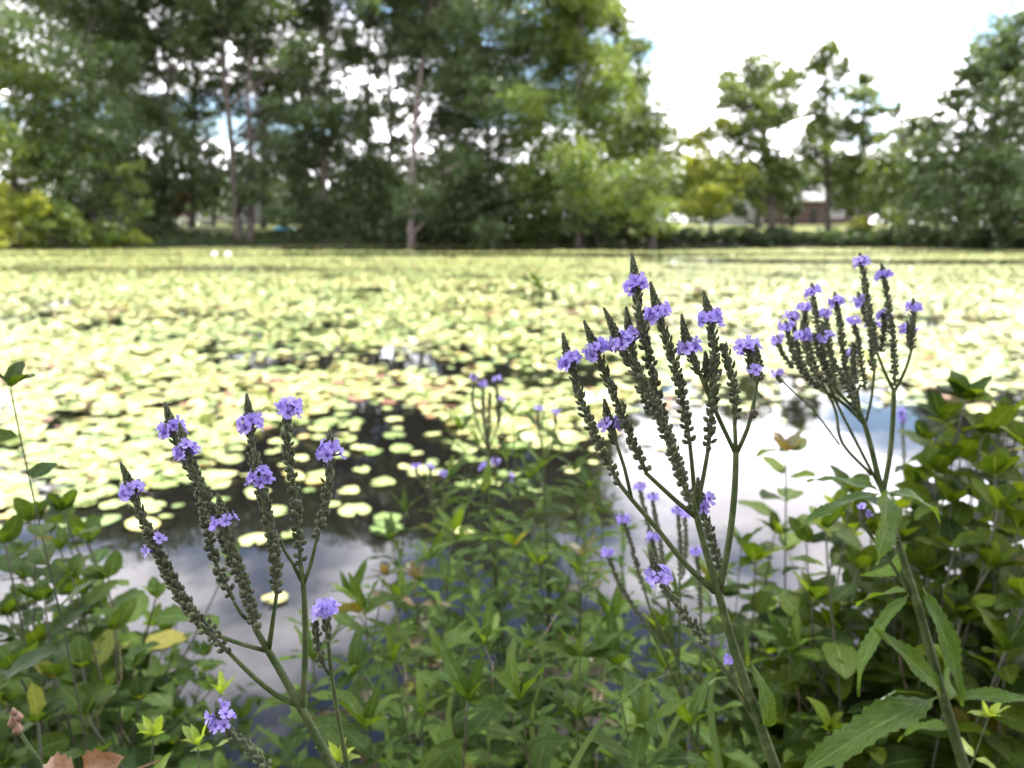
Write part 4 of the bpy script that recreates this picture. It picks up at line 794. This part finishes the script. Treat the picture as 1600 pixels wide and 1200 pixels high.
def floret_mesh(seed):
    r = random.Random(seed); V, U, F = [], [], []
    k = 6
    for i, (z, rr) in enumerate(((0, .07), (.42, .10), (.52, .16))):
        for j in range(k): a = 2 * math.pi * j / k; V.append((rr * math.cos(a), rr * math.sin(a), z)); U.append((0.05 + .1 * i, .5))
    for i in range(2):
        for j in range(k): F.append((i*k+j, i*k+(j+1) % k, (i+1)*k+(j+1) % k, (i+1)*k+j))
    for p in range(5):
        a = 2 * math.pi * p / 5 + r.gauss(0, .10); ln = r.uniform(.40, .52); wd = r.uniform(.20, .27); bend = r.uniform(-.10, .16); b0 = len(V)
        for (u, wv_) in ((0.0, .35), (.35, .75), (.75, 1.0), (1.0, .62)):
            for v in (-1, 0, 1):
                x = .10 + ln * u - (0.06 if (u == 1.0 and v == 0) else 0); y = v * wd * wv_; z = .50 + .10 * u - bend * u * u + .05 * abs(v) * u
                V.append((x * math.cos(a) - y * math.sin(a), x * math.sin(a) + y * math.cos(a), z)); U.append((.2 + .8 * u, .5 + .5 * v))
        for i in range(3):
            for j in range(2): q = b0 + i*3 + j; F.append((q, q+1, q+4, q+3))
    return np_mesh("floret", V, np.array(F), M_petal, True, None, U)
FLO = [floret_mesh(i) for i in range(5)]
# bud template: pointed ovoid along +Z
BT = [(0, 0, 0)]; KB = 6
for z, q in ((.22, .80), (.5, 1.0), (.78, .66)):
    for j in range(KB): a = 2 * math.pi * j / KB; BT.append((q * math.cos(a), q * math.sin(a), z))
BT.append((0, 0, 1.0)); BT = np.array(BT)
BF = [(0, 1 + (j + 1) % KB, 1 + j, 1 + j) for j in range(KB)] + [(1 + i*KB + j, 1 + i*KB + (j+1) % KB, 1 + (i+1)*KB + (j+1) % KB, 1 + (i+1)*KB + j) for i in range(2) for j in range(KB)] + [(1 + 2*KB + j, 1 + 2*KB + (j+1) % KB, 1 + 3*KB, 1 + 3*KB) for j in range(KB)]
def quads_and_tris(name, V, F, T, mat):
    me = bpy.data.meshes.new(name); me.from_pydata(V, [], [f if f[2] != f[3] else f[:3] for f in F]); me.materials.append(mat)
    a = me.attributes.new("tone", 'FLOAT', 'FACE'); a.data.foreach_set("value", np.asarray(T, np.float32)); me.polygons.foreach_set("use_smooth", np.ones(len(F), bool)); me.update(); return me
def spike(parent, root, pts, d, k=1.0, ring=None, cone=None, r=random, nflo=9, d1=None, sparse=1.0, plump=1.0, rings2=(), label=None):
    """pts: picture points tip -> base at axis distance d (base d1); ring: distance in px below the tip of the flower ring; k: plant scale"""
    n = len(pts); d1 = d1 or d
    W = [P(px, py, d + (d1 - d) * i / (n - 1)) for i, (px, py) in enumerate(pts)]
    u = k * d / FPX if k == 1.0 else k * 0.40 / FPX                    # one 'pixel of the near plants' in metres
    path = catmull(W, 1.5 * u); S = [0.0]
    for i in range(len(path) - 1): S.append(S[-1] + (path[i + 1] - path[i]).length)
    Ltot = S[-1] / u; Lc = ring if ring is not None else (cone if cone is not None else 40)
    def at(h):
        h = min(max(h, 0), Ltot) * u; i = int(np.searchsorted(S, h)); i = min(max(i, 1), len(path) - 1); t = (h - S[i-1]) / max(1e-9, S[i] - S[i-1])
        return path[i-1].lerp(path[i], t), (path[i-1] - path[i]).normalized()
    V, F, T = [], [], []
    def bud(h, ang, length, width, tilt, core, tone):
        p, up = at(h); e1 = up.orthogonal().normalized(); e2 = up.cross(e1)
        rad = e1 * math.cos(ang) + e2 * math.sin(ang); ax = (up * math.cos(tilt) + rad * math.sin(tilt)).normalized(); side = up.cross(rad).normalized(); nrm = side.cross(ax)
        o = p + rad * core * u; b = len(V)
        for x, y, z in BT: V.append(o + side * x * width * .5 * u + nrm * y * width * .45 * u + ax * z * length * u)
        F.extend(tuple(i + b for i in f) for f in BF); T.extend([tone] * len(BF))
    ang = r.uniform(0, 6); h = 0.5
    while h < Ltot:
        ang += 2.39996 + r.gauss(0, .08)
        if h < Lc - 2:
            q = h / Lc; bud(h + 5, ang, 6 + 3.5 * q, 3.2 + 3.6 * q, R(12 + 26 * q), 0.4 + 5.4 * q, r.uniform(0, .7)); h += .55 + .9 * q
        else:
            q = min(1, (h - Lc) / max(60, Ltot - Lc)); qq = min(1, max(0, (h - Lc - 20) / 90))
            core = 4.6 - 1.7 * qq
            r.random() < .93 and bud(h + 4, ang, (11.5 + r.gauss(0, 1.5)) , (5.2 + 4.0 * qq * plump) * r.uniform(.75, 1.18), R(18 + 26 * qq + r.gauss(0, 9)), core, (1.0 + max(0, .8 - (h - Lc) / 22)) if (ring is not None and h - Lc < 18) else (1.6 if r.random() < .10 * qq else r.uniform(0, 1.0))); h += (1.9 + 1.5 * q + 4.5 * max(0, q - .82) / .18) * sparse
    # axis
    m = MB(); ds = np.arange(0, Ltot, 4.0); pp = [at(x)[0] for x in ds] + [path[-1]]
    m.tube(pp, [u * (.5 + 3.8 * min(1, x / Lc) if x < Lc else 4.6 - 1.2 * min(1, (x - Lc) / 110)) for x in list(ds) + [Ltot]], 7)
    b = len(V); V += [Vector(q) for q in m.v]; ff = [f for f in m.f if len(f) == 4]; F += [tuple(i + b for i in f) for f in ff]; T += [.3] * len(ff)
    o = link(bpy.data.objects.new("flower_spike", quads_and_tris("flower_spike", [tuple(v - root) for v in V], F, T, M_bud)), parent)
    if label: o['label'] = label
    def flo(h, a, size, tilt, core=4.5):
        p, up = at(h); e1 = up.orthogonal().normalized(); e2 = up.cross(e1); rad = e1 * math.cos(a) + e2 * math.sin(a)
        z = (up * math.cos(tilt) + rad * math.sin(tilt)).normalized(); x = z.orthogonal().normalized(); x = Quaternion(z, r.uniform(0, 6.28)) @ x; y = z.cross(x)
        f = bpy.data.objects.new("floret", r.choice(FLO)); mm = Matrix((x, y, z)).transposed().to_4x4(); mm.translation = p + rad * core * u - root; s = size * u
        f.matrix_local = mm @ Matrix.Diagonal((s, s, s * 1.15, 1)); f.parent = o; COL.objects.link(f)
    if ring is not None:
        a = r.uniform(0, 6.28)
        for i in range(nflo): a += 2 * math.pi / nflo * (1 if nflo < 5 else 1.0) + r.gauss(0, .15); flo(ring + (i % 3) * 5 - 2 + r.uniform(-2, 2), a, r.uniform(17.5, 21.5), R(62 + r.uniform(-18, 20)), 4.5)
    for (h, cnt) in rings2:
        for i in range(cnt): flo(h + r.uniform(-6, 6), r.uniform(0, 6.28), r.uniform(18, 21), R(70), 6)
    return o
def stalk(m, pts, d, w0, w1, d1=None):
    n = len(pts); W = [P(px, py, d + ((d1 or d) - d) * i / (n - 1)) for i, (px, py) in enumerate(pts)]
    path = catmull(W, .006); u = d / FPX; m.tube(path, [u * .5 * (w0 + (w1 - w0) * i / (len(path) - 1)) for i in range(len(path))], 10); return path
def vervain(label, base_px, d, stems, spikes, r, root_off=(0.02, 0.03), stem_w=16, k=1.0):
    p0 = P(base_px[0], base_px[1], d); bx, by = p0.x + root_off[0], p0.y + root_off[1]; root = Vector((bx, by, gz(bx, by) - .02))
    o = thing("vervain_plant", root, label, "flower", None)
    m = MB(); u = d / FPX
    for pts, w0, w1 in stems: stalk(m, pts, d, w0, w1)
    p1 = P(stems[0][0][0][0], stems[0][0][0][1], d)
    m.tube(catmull([root, root.lerp(p1, .5) + Vector((.01, 0, 0)), p1], .03), [u * stem_w * .5] * len(catmull([root, root.lerp(p1, .5) + Vector((.01, 0, 0)), p1], .03)), 10)
    m.build("stem", M_stem, o, True, root)
    for s in spikes:
        s = dict(s); spike(o, root, s.pop('p'), s.pop('d', d), s.pop('k', k), r=r, **s)
    return o, root
def vleaf(o, root, p0, p1, d0, d1, mesh_i, up=(0, -.3, 1), width=None):
    a, b = P(*p0, d0), P(*p1, d1); L = (b - a).length; q = bpy.data.objects.new("leaf", L_ver[mesh_i]); mm = orient(a - root, b - a, Vector(up), L * 1.05)
    if width: mm = mm @ Matrix.Diagonal((1, width, width, 1))
    q.matrix_local = mm; q.parent = o; COL.objects.link(q); return q

# A: the left vervain
r = random.Random(5); dA = 0.385
oA, rA = vervain("left vervain with eight violet-ringed spikes fanning over the cloud reflection", (525, 1212), dA, [
    ([(527, 1216), (490, 1142), (465, 1097), (440, 1052), (415, 1010), (400, 984), (390, 955)], 17, 9),
    ([(472, 1112), (476, 1045), (477, 980), (474, 912), (470, 884)], 10, 8), ([(474, 914), (486, 880), (495, 843)], 6.5, 5), ([(471, 908), (457, 880), (444, 860), (437, 838)], 6, 4),
    ([(420, 1014), (427, 965), (432, 930)], 8, 6), ([(470, 1104), (432, 1086), (400, 1061), (368, 1030), (358, 1020)], 9, 6), ([(420, 1018), (380, 1007), (345, 995)], 7, 6), ([(392, 975), (376, 958), (365, 940)], 6, 5)], [
    dict(p=[(188, 722), (200, 750), (211, 782), (226, 815), (242, 852), (265, 900), (292, 946), (322, 984), (358, 1020)], ring=48, plump=1.2, rings2=[(143, 4)]),
    dict(p=[(225, 822), (238, 850), (262, 898), (296, 950), (345, 996)], cone=30, plump=1.1, d=dA + .006),
    dict(p=[(257, 627), (265, 655), (276, 690), (304, 745), (318, 790), (328, 840), (341, 890), (366, 938)], ring=45, d=dA + .01),
    dict(p=[(280, 660), (289, 695), (299, 727), (324, 778), (345, 830), (365, 880), (384, 930), (396, 968)], ring=48, d=dA - .004, plump=1.1),
    dict(p=[(340, 770), (347, 800), (360, 850), (382, 912), (402, 985)], cone=38, d=dA - .008, plump=1.1, rings2=[(45, 5)]),
    dict(p=[(385, 614), (389, 645), (394, 690), (402, 740), (415, 800), (428, 860), (431, 925)], ring=48, d=dA + .008),
    dict(p=[(397, 700), (403, 735), (411, 780), (424, 840), (431, 885), (432, 930)], ring=47, d=dA - .003),
    dict(p=[(452, 634), (447, 668), (452, 715), (460, 770), (466, 830), (470, 886)], ring=3, nflo=11),
    dict(p=[(515, 671), (517, 700), (514, 740), (507, 790), (495, 845)], ring=34, sparse=1.15)], r)
vleaf(oA, rA, (462, 1100), (425, 1098), dA, dA - .01, 3, width=.5)
# E and F: neighbours at the left foot
oE, rE = vervain("thin vervain stem with one violet flower head just right of the left vervain", (545, 1212), .42, [([(546, 1216), (530, 1130), (519, 1060), (513, 1000)], 9, 6), ([(518, 1058), (508, 1045), (505, 1030)], 5, 4)], [
    dict(p=[(509, 950), (511, 975), (513, 1004)], ring=3, nflo=11, k=1.0), dict(p=[(492, 968), (494, 990), (498, 1015), (505, 1042)], cone=10, sparse=1.3, k=.95)], r, stem_w=9)
oF, rF = vervain("low vervain spike with violet flowers leaning in at the bottom left edge", (440, 1230), .36, [([(450, 1240), (437, 1218), (424, 1204)], 9, 8)], [
    dict(p=[(337, 1096), (345, 1120), (356, 1140), (388, 1168), (426, 1206)], ring=34, nflo=8, rings2=[(20, 2)], sparse=1.1, k=1.0)], r, stem_w=9)
# B: the central vervain
r = random.Random(8); dB = 0.40
oB, rB = vervain("central vervain with the tallest candelabra of violet-ringed spikes", (1215, 1212), dB, [
    ([(1217, 1216), (1190, 1140), (1152, 1030), (1122, 925), (1100, 850), (1087, 800), (1080, 770)], 19, 10),
    ([(1124, 925), (1140, 840), (1148, 765), (1150, 706)], 11, 9), ([(1150, 712), (1149, 685), (1148, 662)], 7, 6), ([(1149, 708), (1130, 668), (1109, 622), (1094, 585)], 7, 6.5), ([(1111, 627), (1105, 605), (1103, 590)], 4, 4),
    ([(1151, 708), (1168, 670), (1179, 625), (1183, 594)], 7, 6), ([(1087, 802), (1099, 745), (1106, 705)], 7.5, 6), ([(1086, 795), (1083, 745), (1078, 694)], 7.5, 6),
    ([(1090, 810), (1060, 786), (1035, 763), (1008, 738)], 8, 6), ([(1117, 925), (1070, 880), (1030, 830), (985, 778), (966, 754)], 10, 6.5), ([(987, 780), (976, 732), (962, 690)], 6, 5),
    ([(1190, 1142), (1150, 1075), (1120, 1030), (1100, 1004)], 9, 7)], [
    dict(p=[(1128, 536), (1140, 575), (1149, 620), (1148, 664)], cone=6, sparse=1.2, plump=1.2), dict(p=[(1065, 490), (1070, 520), (1079, 552), (1093, 585)], ring=54, nflo=9), dict(p=[(1102, 548), (1104, 575), (1104, 596)], cone=42, d=dB + .004),
    dict(p=[(1180, 536), (1183, 560), (1184, 596)], cone=40, rings2=[(42, 2)], nflo=0), dict(p=[(1167, 534), (1172, 560), (1181, 592)], ring=12, nflo=8, d=dB + .004),
    dict(p=[(1099, 454), (1107, 490), (1114, 530), (1118, 580), (1112, 645), (1106, 706)], ring=44, nflo=11),
    dict(p=[(1016, 439), (1026, 480), (1036, 515), (1048, 550), (1060, 592), (1070, 645), (1078, 694)], ring=54, nflo=11),
    dict(p=[(987, 394), (993, 440), (998, 480), (1006, 525), (1018, 580), (1032, 640), (1050, 695), (1068, 750), (1088, 806)], ring=53, d=dB + .005),
    dict(p=[(943, 480), (957, 510), (972, 545), (988, 572), (1010, 610), (1036, 665), (1058, 730), (1080, 790)], ring=60, nflo=11, d=dB - .006),
    dict(p=[(978, 478), (982, 510), (990, 560), (1003, 610), (1018, 650)], ring=52, d=dB + .008, nflo=8),
    dict(p=[(1090, 745), (1094, 780), (1106, 825), (1117, 862), (1128, 902)], ring=42, d=dB + .02, nflo=7),
    dict(p=[(912, 500), (924, 530), (938, 565), (951, 595), (970, 642), (986, 685), (1010, 738)], ring=52, nflo=10),
    dict(p=[(879, 519), (885, 548), (897, 585), (912, 635), (935, 692), (968, 756)], ring=48, nflo=11), dict(p=[(944, 622), (949, 650), (955, 672), (963, 694)], ring=42, nflo=6, d=dB + .003, sparse=1.3),
    dict(p=[(1014, 856), (1024, 888), (1038, 916), (1054, 940), (1078, 972), (1102, 1006)], ring=46, nflo=11, d=dB - .03, sparse=1.2, plump=1.1)], r)
vleaf(oB, rB, (1192, 1138), (1226, 1092), dB, dB - .015, 2, (.5, -1, .3), 1.9)
# snail on the right fork, fly on the left plant
def blob_chain(name, pts, mat, parent, off):
    m = MB(); m.tube([Vector(p) for p, _ in pts], [q for _, q in pts], 8); return m.build(name, mat, parent, True, off)
M_shell = plain("snail_shell", (0.075, 0.050, 0.035), .45, .35, 500); M_flesh = plain("snail_body", (0.10, 0.07, 0.05), .4, .2, 300)
u = dB / FPX; c = P(1178, 648, dB - .003); o = thing("snail", c, "small dark brown snail clinging to the right fork of the central vervain", "snail")
m = MB(); sp_ = []
for i in range(60): t = i / 59; a = t * 4.2 * math.pi; rr = (8.0 * (1 - t) + .6) * u * .62; sp_.append(((math.cos(a) * rr * .95, -(t * 4.5 - 1) * u, math.sin(a) * rr), (5.2 * (1 - t) + .8) * u * .62))
m.tube([p for p, _ in sp_], [q for _, q in sp_], 8); m.build("shell", M_shell, o); blob_chain("body", [((-7*u, .5*u, -9*u), .6*u), ((-6*u, .5*u, -5*u), 2.4*u), ((-5*u, .5*u, 3*u), 2.6*u), ((-3*u, .5*u, 9*u), 1.2*u)], M_flesh, o, None)
M_fly = plain("fly_black", (0.008, 0.008, 0.010), .3, .2); u = dA / FPX; c = P(394, 973, dA - .005); o = thing("fly", c, "tiny black fly sitting at the fork of the left vervain", "insect")
blob_chain("body", [((-6*u, 0, 3*u), 1*u), ((-3*u, 0, 1.5*u), 3.4*u), ((1*u, 0, 0), 3.0*u), ((4*u, 0, -1*u), 3.0*u), ((6.5*u, 0, -2*u), 1.4*u)], M_fly, o, None)
for s in (-1, 1):
    m = MB(); m.add([(0, s*1*u, 2*u), (-9*u, s*5*u, 3*u), (-11*u, s*2.5*u, 3.5*u), (-8*u, s*.5*u, 3*u)], [(0, 1, 2, 3)]); m.build("wing", M_glass, o, False)
# C: the right vervain, farther off
r = random.Random(14); dC = 0.58; kC = .92
def S(p, **kw): return dict(p=p, **kw)
oC, rC = vervain("right vervain with many slim violet spikes and large toothed leaves", (1510, 1212), dC, [
    ([(1512, 1218), (1474, 1090), (1432, 940), (1402, 845), (1382, 775), (1374, 752), (1360, 695), (1350, 660), (1338, 634)], 17, 7),
    ([(1380, 770), (1390, 715), (1395, 660), (1397, 606)], 8, 7), ([(1397, 612), (1381, 578), (1371, 552)], 5, 4), ([(1398, 612), (1415, 577), (1424, 548)], 5, 4), ([(1352, 664), (1320, 632), (1285, 610)], 6, 5), ([(1337, 640), (1312, 615), (1300, 600)], 5, 4),
    ([(1376, 764), (1335, 685), (1305, 625), (1290, 588)], 5, 4), ([(1362, 742), (1316, 692), (1305, 640), (1282, 595)], 5, 4), ([(1352, 664), (1362, 620), (1368, 560)], 4, 4), ([(1345, 650), (1340, 610), (1345, 600)], 4, 4), ([(1312, 695), (1270, 640), (1235, 608), (1218, 590)], 3, 2.5), ([(1423, 930), (1392, 880), (1350, 822)], 6, 5)], [
    S([(1343, 394), (1349, 425), (1356, 475), (1364, 520), (1370, 553)], ring=24, d=dC), S([(1377, 411), (1383, 440), (1390, 490), (1397, 550), (1398, 604)], ring=30), S([(1340, 455), (1350, 485), (1360, 515), (1370, 552)], ring=28, d=dC+.01), S([(1379, 482), (1382, 508), (1376, 550)], ring=20, d=dC+.01, nflo=7),
    S([(1427, 465), (1427, 495), (1426, 520), (1424, 548)], ring=26), S([(1417, 500), (1419, 520), (1423, 546)], cone=16, rings2=[(24, 3)]),
    S([(1268, 441), (1271, 470), (1279, 515), (1289, 560), (1301, 602)], ring=24), S([(1304, 455), (1309, 485), (1315, 525), (1323, 580), (1337, 634)], ring=27, d=dC-.005), S([(1333, 534), (1334, 560), (1331, 600), (1340, 636)], cone=5, d=dC+.01), S([(1283, 500), (1297, 550), (1318, 595), (1338, 636)], ring=42, d=dC-.01, nflo=8),
    S([(1254, 472), (1257, 490), (1264, 540), (1276, 580), (1286, 612)], ring=14, d=dC+.03, nflo=7), S([(1235, 485), (1239, 502), (1247, 550), (1262, 585), (1285, 611)], ring=16, d=dC+.03, nflo=7), S([(1227, 500), (1232, 524), (1242, 560), (1262, 590), (1284, 611)], ring=18, d=dC+.02, nflo=7),
    S([(1252, 500), (1258, 540), (1272, 580), (1300, 602)], ring=38, d=dC-.01, nflo=9), S([(1270, 520), (1282, 560), (1302, 602)], cone=8, d=dC, nflo=8), S([(1286, 480), (1291, 500), (1298, 550), (1304, 604)], ring=16, d=dC+.04, nflo=6),
    S([(1214, 523), (1217, 538), (1224, 555), (1240, 575)], ring=12, d=dC+.05, nflo=6), S([(1214, 580), (1217, 590), (1222, 598)], ring=9, d=dC+.05, nflo=5), S([(1333, 500), (1340, 530), (1345, 560), (1352, 610)], ring=4, d=dC+.03, nflo=5), S([(1365, 500), (1362, 540), (1364, 580)], cone=10, d=dC+.02, rings2=[(18, 3)]), S([(1332, 540), (1334, 560), (1340, 600)], ring=18, nflo=6, d=dC+.06),
    S([(1352, 795), (1346, 808), (1352, 824)], ring=8, nflo=4, d=dC-.02)], r, k=kC)
vleaf(oC, rC, (1442, 918), (1530, 1100), dC, dC - .03, 0, (.45, -1, .2), .95)      # the hanging toothed leaf
vleaf(oC, rC, (1424, 925), (1286, 1062), dC, dC - .03, 2, (-.3, .1, 1), .6); vleaf(oC, rC, (1468, 1088), (1240, 1186), dC, dC - .05, 0, (0, -.1, 1), .85); vleaf(oC, rC, (1478, 1088), (1384, 985), dC, dC - .03, 3, (-.3, -.6, 1), .9)
vleaf(oC, rC, (1484, 1090), (1625, 1080), dC, dC - .03, 0, (0, -.2, 1)); vleaf(oC, rC, (1404, 850), (1436, 905), dC, dC + .03, 2, (1, -.6, .3), 1.4); vleaf(oC, rC, (1382, 770), (1232, 792), dC, dC - .03, 1, (0, .1, 1), .6); vleaf(oC, rC, (1384, 772), (1500, 776), dC, dC + .02, 1, (0, -.3, 1))
vleaf(oC, rC, (1378, 768), (1262, 730), dC, dC + .06, 0, (0, -.2, 1)); vleaf(oC, rC, (1384, 764), (1386, 872), dC, dC - .05, 3, (.1, -1, .05), 1.5); vleaf(oC, rC, (1470, 1092), (1500, 1010), dC, dC + .06, 0, (.6, -1, .3), 1.3); vleaf(oC, rC, (1424, 925), (1330, 925), dC, dC + .06, 0)
vleaf(oC, rC, (1492, 1140), (1380, 1120), dC, dC + .05, 1)
# vervains behind
r = random.Random(31); d2 = .76
vervain("blurred vervain cluster behind the central stem, low over the blue water", (1095, 1212), d2, [
    ([(1096, 1216), (1075, 1120), (1052, 1000), (1040, 900)], 8, 5), ([(1060, 1050), (1062, 960), (1062, 900)], 5, 4), ([(1058, 1030), (1020, 960), (1006, 920)], 5, 4), ([(1072, 1110), (1040, 1030), (1010, 975)], 5, 4), ([(1088, 1180), (1094, 1060), (1095, 960)], 5, 4)], [
    S([(999, 752), (1002, 775), (1013, 820), (1024, 870), (1036, 905)], ring=18), S([(1020, 768), (1021, 790), (1030, 840), (1040, 900)], ring=18, d=d2+.02), S([(971, 803), (978, 824), (990, 865), (1006, 922)], ring=18), S([(1020, 830), (1021, 852), (1030, 890), (1044, 930)], ring=18, d=d2-.02), S([(948, 855), (953, 876), (972, 920), (1010, 976)], ring=18),
    S([(1057, 790), (1060, 808), (1063, 850), (1062, 902)], ring=16, d=d2+.03), S([(1072, 800), (1070, 812), (1072, 850), (1066, 905)], ring=10, d=d2+.05), S([(1088, 855), (1089, 872), (1093, 910), (1095, 962)], ring=14), S([(1140, 1025), (1143, 1040), (1150, 1075)], ring=12, nflo=6)], r, root_off=(.02, .2), stem_w=7, k=.95)
d3 = 1.30
vervain("far blurred vervain with dark violet tips standing over the dark tree reflection", (790, 1000), d3, [([(785, 1000), (772, 850), (766, 760), (762, 700)], 6, 4), ([(763, 705), (745, 660), (742, 640)], 3, 3), ([(763, 705), (780, 660)], 3, 3)], [
    S([(742, 582), (738, 622), (742, 645)], ring=22, nflo=5), S([(755, 598), (755, 640), (762, 702)], ring=8, nflo=5, d=d3), S([(777, 590), (776, 605), (779, 660)], ring=8, nflo=5), S([(766, 612), (764, 650), (763, 704)], cone=10), S([(783, 622), (781, 640), (780, 662)], ring=8, nflo=5)], r, root_off=(.03, .25), stem_w=6, k=1.25)
vervain("far blurred vervain with two violet heads left of the central vervain's lowest spikes", (852, 900), d3, [([(856, 900), (851, 780), (850, 720), (842, 672)], 5, 3), ([(851, 725), (864, 690), (868, 655)], 3, 3)], [S([(843, 632), (840, 655), (843, 676)], ring=14, nflo=5), S([(868, 640), (868, 650), (868, 664)], ring=8, nflo=5)], r, root_off=(.03, .3), stem_w=5, k=1.25)
vervain("far blurred vervain with scattered violet heads at the left end of the middle thicket", (695, 960), d3, [([(700, 960), (688, 850), (672, 780), (655, 745)], 5, 3), ([(684, 830), (692, 790), (692, 750)], 3, 3)], [S([(650, 726), (651, 738), (656, 750)], ring=8, nflo=5), S([(692, 738), (692, 746), (692, 760)], ring=6, nflo=5), S([(672, 728), (672, 738), (674, 784)], ring=8, nflo=5)], r, root_off=(.03, .3), stem_w=5, k=1.25)
vervain("far blurred vervain with violet heads level with the water edge in mid thicket", (770, 960), d3, [([(774, 960), (770, 850), (768, 800), (757, 745)], 5, 3), ([(769, 810), (775, 770), (774, 735)], 3, 3)], [S([(755, 726), (757, 736), (758, 752)], ring=8, nflo=5), S([(774, 718), (774, 728), (775, 742)], ring=8, nflo=5), S([(800, 745), (788, 752), (772, 790)], ring=6, nflo=5)], r, root_off=(.03, .3), stem_w=5, k=1.25)
o_, rr_ = vervain("dark purple loosestrife spike seen behind the right vervain stem", (1418, 800), 1.9, [([(1420, 860), (1414, 760), (1411, 700)], 5, 3)], [S([(1409, 640), (1411, 680), (1413, 720), (1416, 760)], ring=10, nflo=9, rings2=[(25, 6), (45, 8), (65, 9)])], r, root_off=(.02, .1), stem_w=5, k=1.3)
o_.name = "loosestrife_plant"
# bits at the bottom edge: a dry leaf, a brown bud stalk, grass blades
def dry_leaf():
    c = P(125, 1208, .52); o = thing("dry_leaf", c, "curled brown dead leaf lying at the bottom left edge", "leaf"); L = leaf_mesh("blade", M_dry, .62, ovat, 12, 2, .5, .5, .12, .1, 3, .05, .5)
    for d_, s_, w_ in (((-.9, -.1, .08), .036, 1), ((.75, -.1, .45), .034, 1.0), ((.1, -.5, .15), .03, 1.1)):
        q = bpy.data.objects.new("lobe", L); q.matrix_local = orient(Vector((0, 0, 0)), Vector(d_), Vector((0.1, -.7, 1)), s_); q.parent = o; COL.objects.link(q)
    m = MB(); m.tube(catmull([(0, 0, 0), (.01, .02, -.02), (.03, .05, -.03)], .01), .0008, 5); m.build("stalk", M_dry, o)
dry_leaf()
M_bbud = plain("bud_brown", (0.26, 0.15, 0.10), .6, .2, 200)
c = P(62, 1190, .5); root = Vector((c.x + .05, c.y + .05, gz(c.x + .05, c.y + .05))); o = thing("budding_stalk", root, "thin stalk with a pale brown bud cluster in the bottom left corner", "plant"); t_ = P(28, 1140, .5)
m = MB(); m.tube(catmull([root, c, t_], .02), .0012, 6); m.build("stem", M_stem, o, True, root)
for dx, dz, q in ((0, 0, .0035), (-.003, .005, .0032), (.002, .009, .0028), (-.001, .013, .0022)):
    m = MB(); m.tube([t_ + Vector((dx, 0, dz - q)), t_ + Vector((dx, 0, dz)), t_ + Vector((dx, 0, dz + q * 1.6))], [q * .4, q, q * .25], 8); m.build("bud", M_bbud, o, True, root)
r = random.Random(9); M_grass = leaf_mat("grass_blade", (0.06, 0.11, 0.03), (0.11, 0.17, 0.05), .35, veins=False)
for i, (p, d) in enumerate([([(880, 1230), (930, 1140), (1000, 1070), (1080, 1045)], .6), ([(1060, 1230), (1020, 1100), (960, 1040), (890, 1050)], .7), ([(1130, 1230), (1110, 1100), (1130, 1000), (1160, 950)], .7), ([(1010, 1230), (1060, 1120), (1120, 1060), (1190, 1060)], .66), ([(720, 1230), (700, 1120), (730, 1010), (780, 960)], .75),
                            ([(1300, 1230), (1340, 1130), (1400, 1080), (1460, 1090)], .66), ([(610, 1230), (600, 1120), (570, 1050), (530, 1030)], .8), ([(850, 1230), (830, 1130), (850, 1040), (840, 990)], .8)]):
    W = catmull([P(x, y, d + .02 * j) for j, (x, y) in enumerate(p)], .02); root = W[0].copy(); g = gz(root.x, root.y + .05); W = [Vector((root.x, root.y + .05, g))] + W; root = W[0].copy()
    m = MB(); V = []
    for j, q in enumerate(W): wd = .0035 * min(1, (len(W) - 1 - j) / 6 + .02); V += [q + Vector((-wd, wd * .3, 0)) - root, q + Vector((0, 0, -wd * .4)) - root, q + Vector((wd, wd * .3, 0)) - root]
    m.add(V, [(3*j + a, 3*j + a + 1, 3*j + a + 4, 3*j + a + 3) for j in range(len(W) - 1) for a in (0, 1)])
    ob = m.build("grass_blade", M_grass); ob.location = root
    tag(ob, ["arching grass blade curving right over the middle thicket's bottom edge", "grass blade bending left across the bottom of the middle thicket", "upright grass blade behind the central vervain stem", "grass blade arching right toward the central vervain's foot", "long grass blade in the left half of the middle thicket", "grass blade arching under the large toothed leaf at right", "grass blade bending left near the thin vervain stem", "upright grass blade in the centre of the bottom edge"][i], "grass blade", "grass blades at the bottom edge")


M_dead = plain("dead_stem", (0.13, 0.095, 0.06), .8, .3, 60)
for i, (p, d) in enumerate([([(640, 1230), (628, 1000), (600, 900)], .85), ([(930, 1230), (945, 1040), (930, 880)], .9), ([(1250, 1230), (1235, 1000), (1262, 860)], .95), ([(150, 1230), (190, 1060), (170, 930)], .85), ([(760, 1230), (800, 1080), (870, 960)], .8), ([(1420, 1230), (1405, 1020), (1440, 880)], .9)]):
    W = [P(x, y, d + .05 * j) for j, (x, y) in enumerate(p)]; g = gz(W[0].x, W[0].y); root = Vector((W[0].x, W[0].y, g)); W = catmull([root] + W, .03)
    o = thing("dead_stem", root, ["thin dead brown stem in the left half of the middle thicket", "thin dead brown stem left of the central vervain", "thin dead brown stem right of the central vervain", "thin dead brown stem in the left corner thicket", "slanting dead brown stem in the centre of the middle thicket", "thin dead brown stem behind the right vervain's stem"][i], "stem", "dead stems among the near plants")
    m = MB(); m.tube(W, [.0016 * (1 - .7 * k / len(W)) for k in range(len(W))], 5)
    m.build("stalk", M_dead, o, True, root)
    for k in (len(W) * 2 // 3, len(W) * 5 // 6):
        m = MB(); e = W[k] + Vector((r.uniform(-.03, .03), r.uniform(-.03, .03), .04)); m.tube([W[k], (W[k] + e) / 2 + Vector((0, 0, .004)), e], [.0009, .0007, .0004], 4); m.build("twig", M_dead, o, True, root)
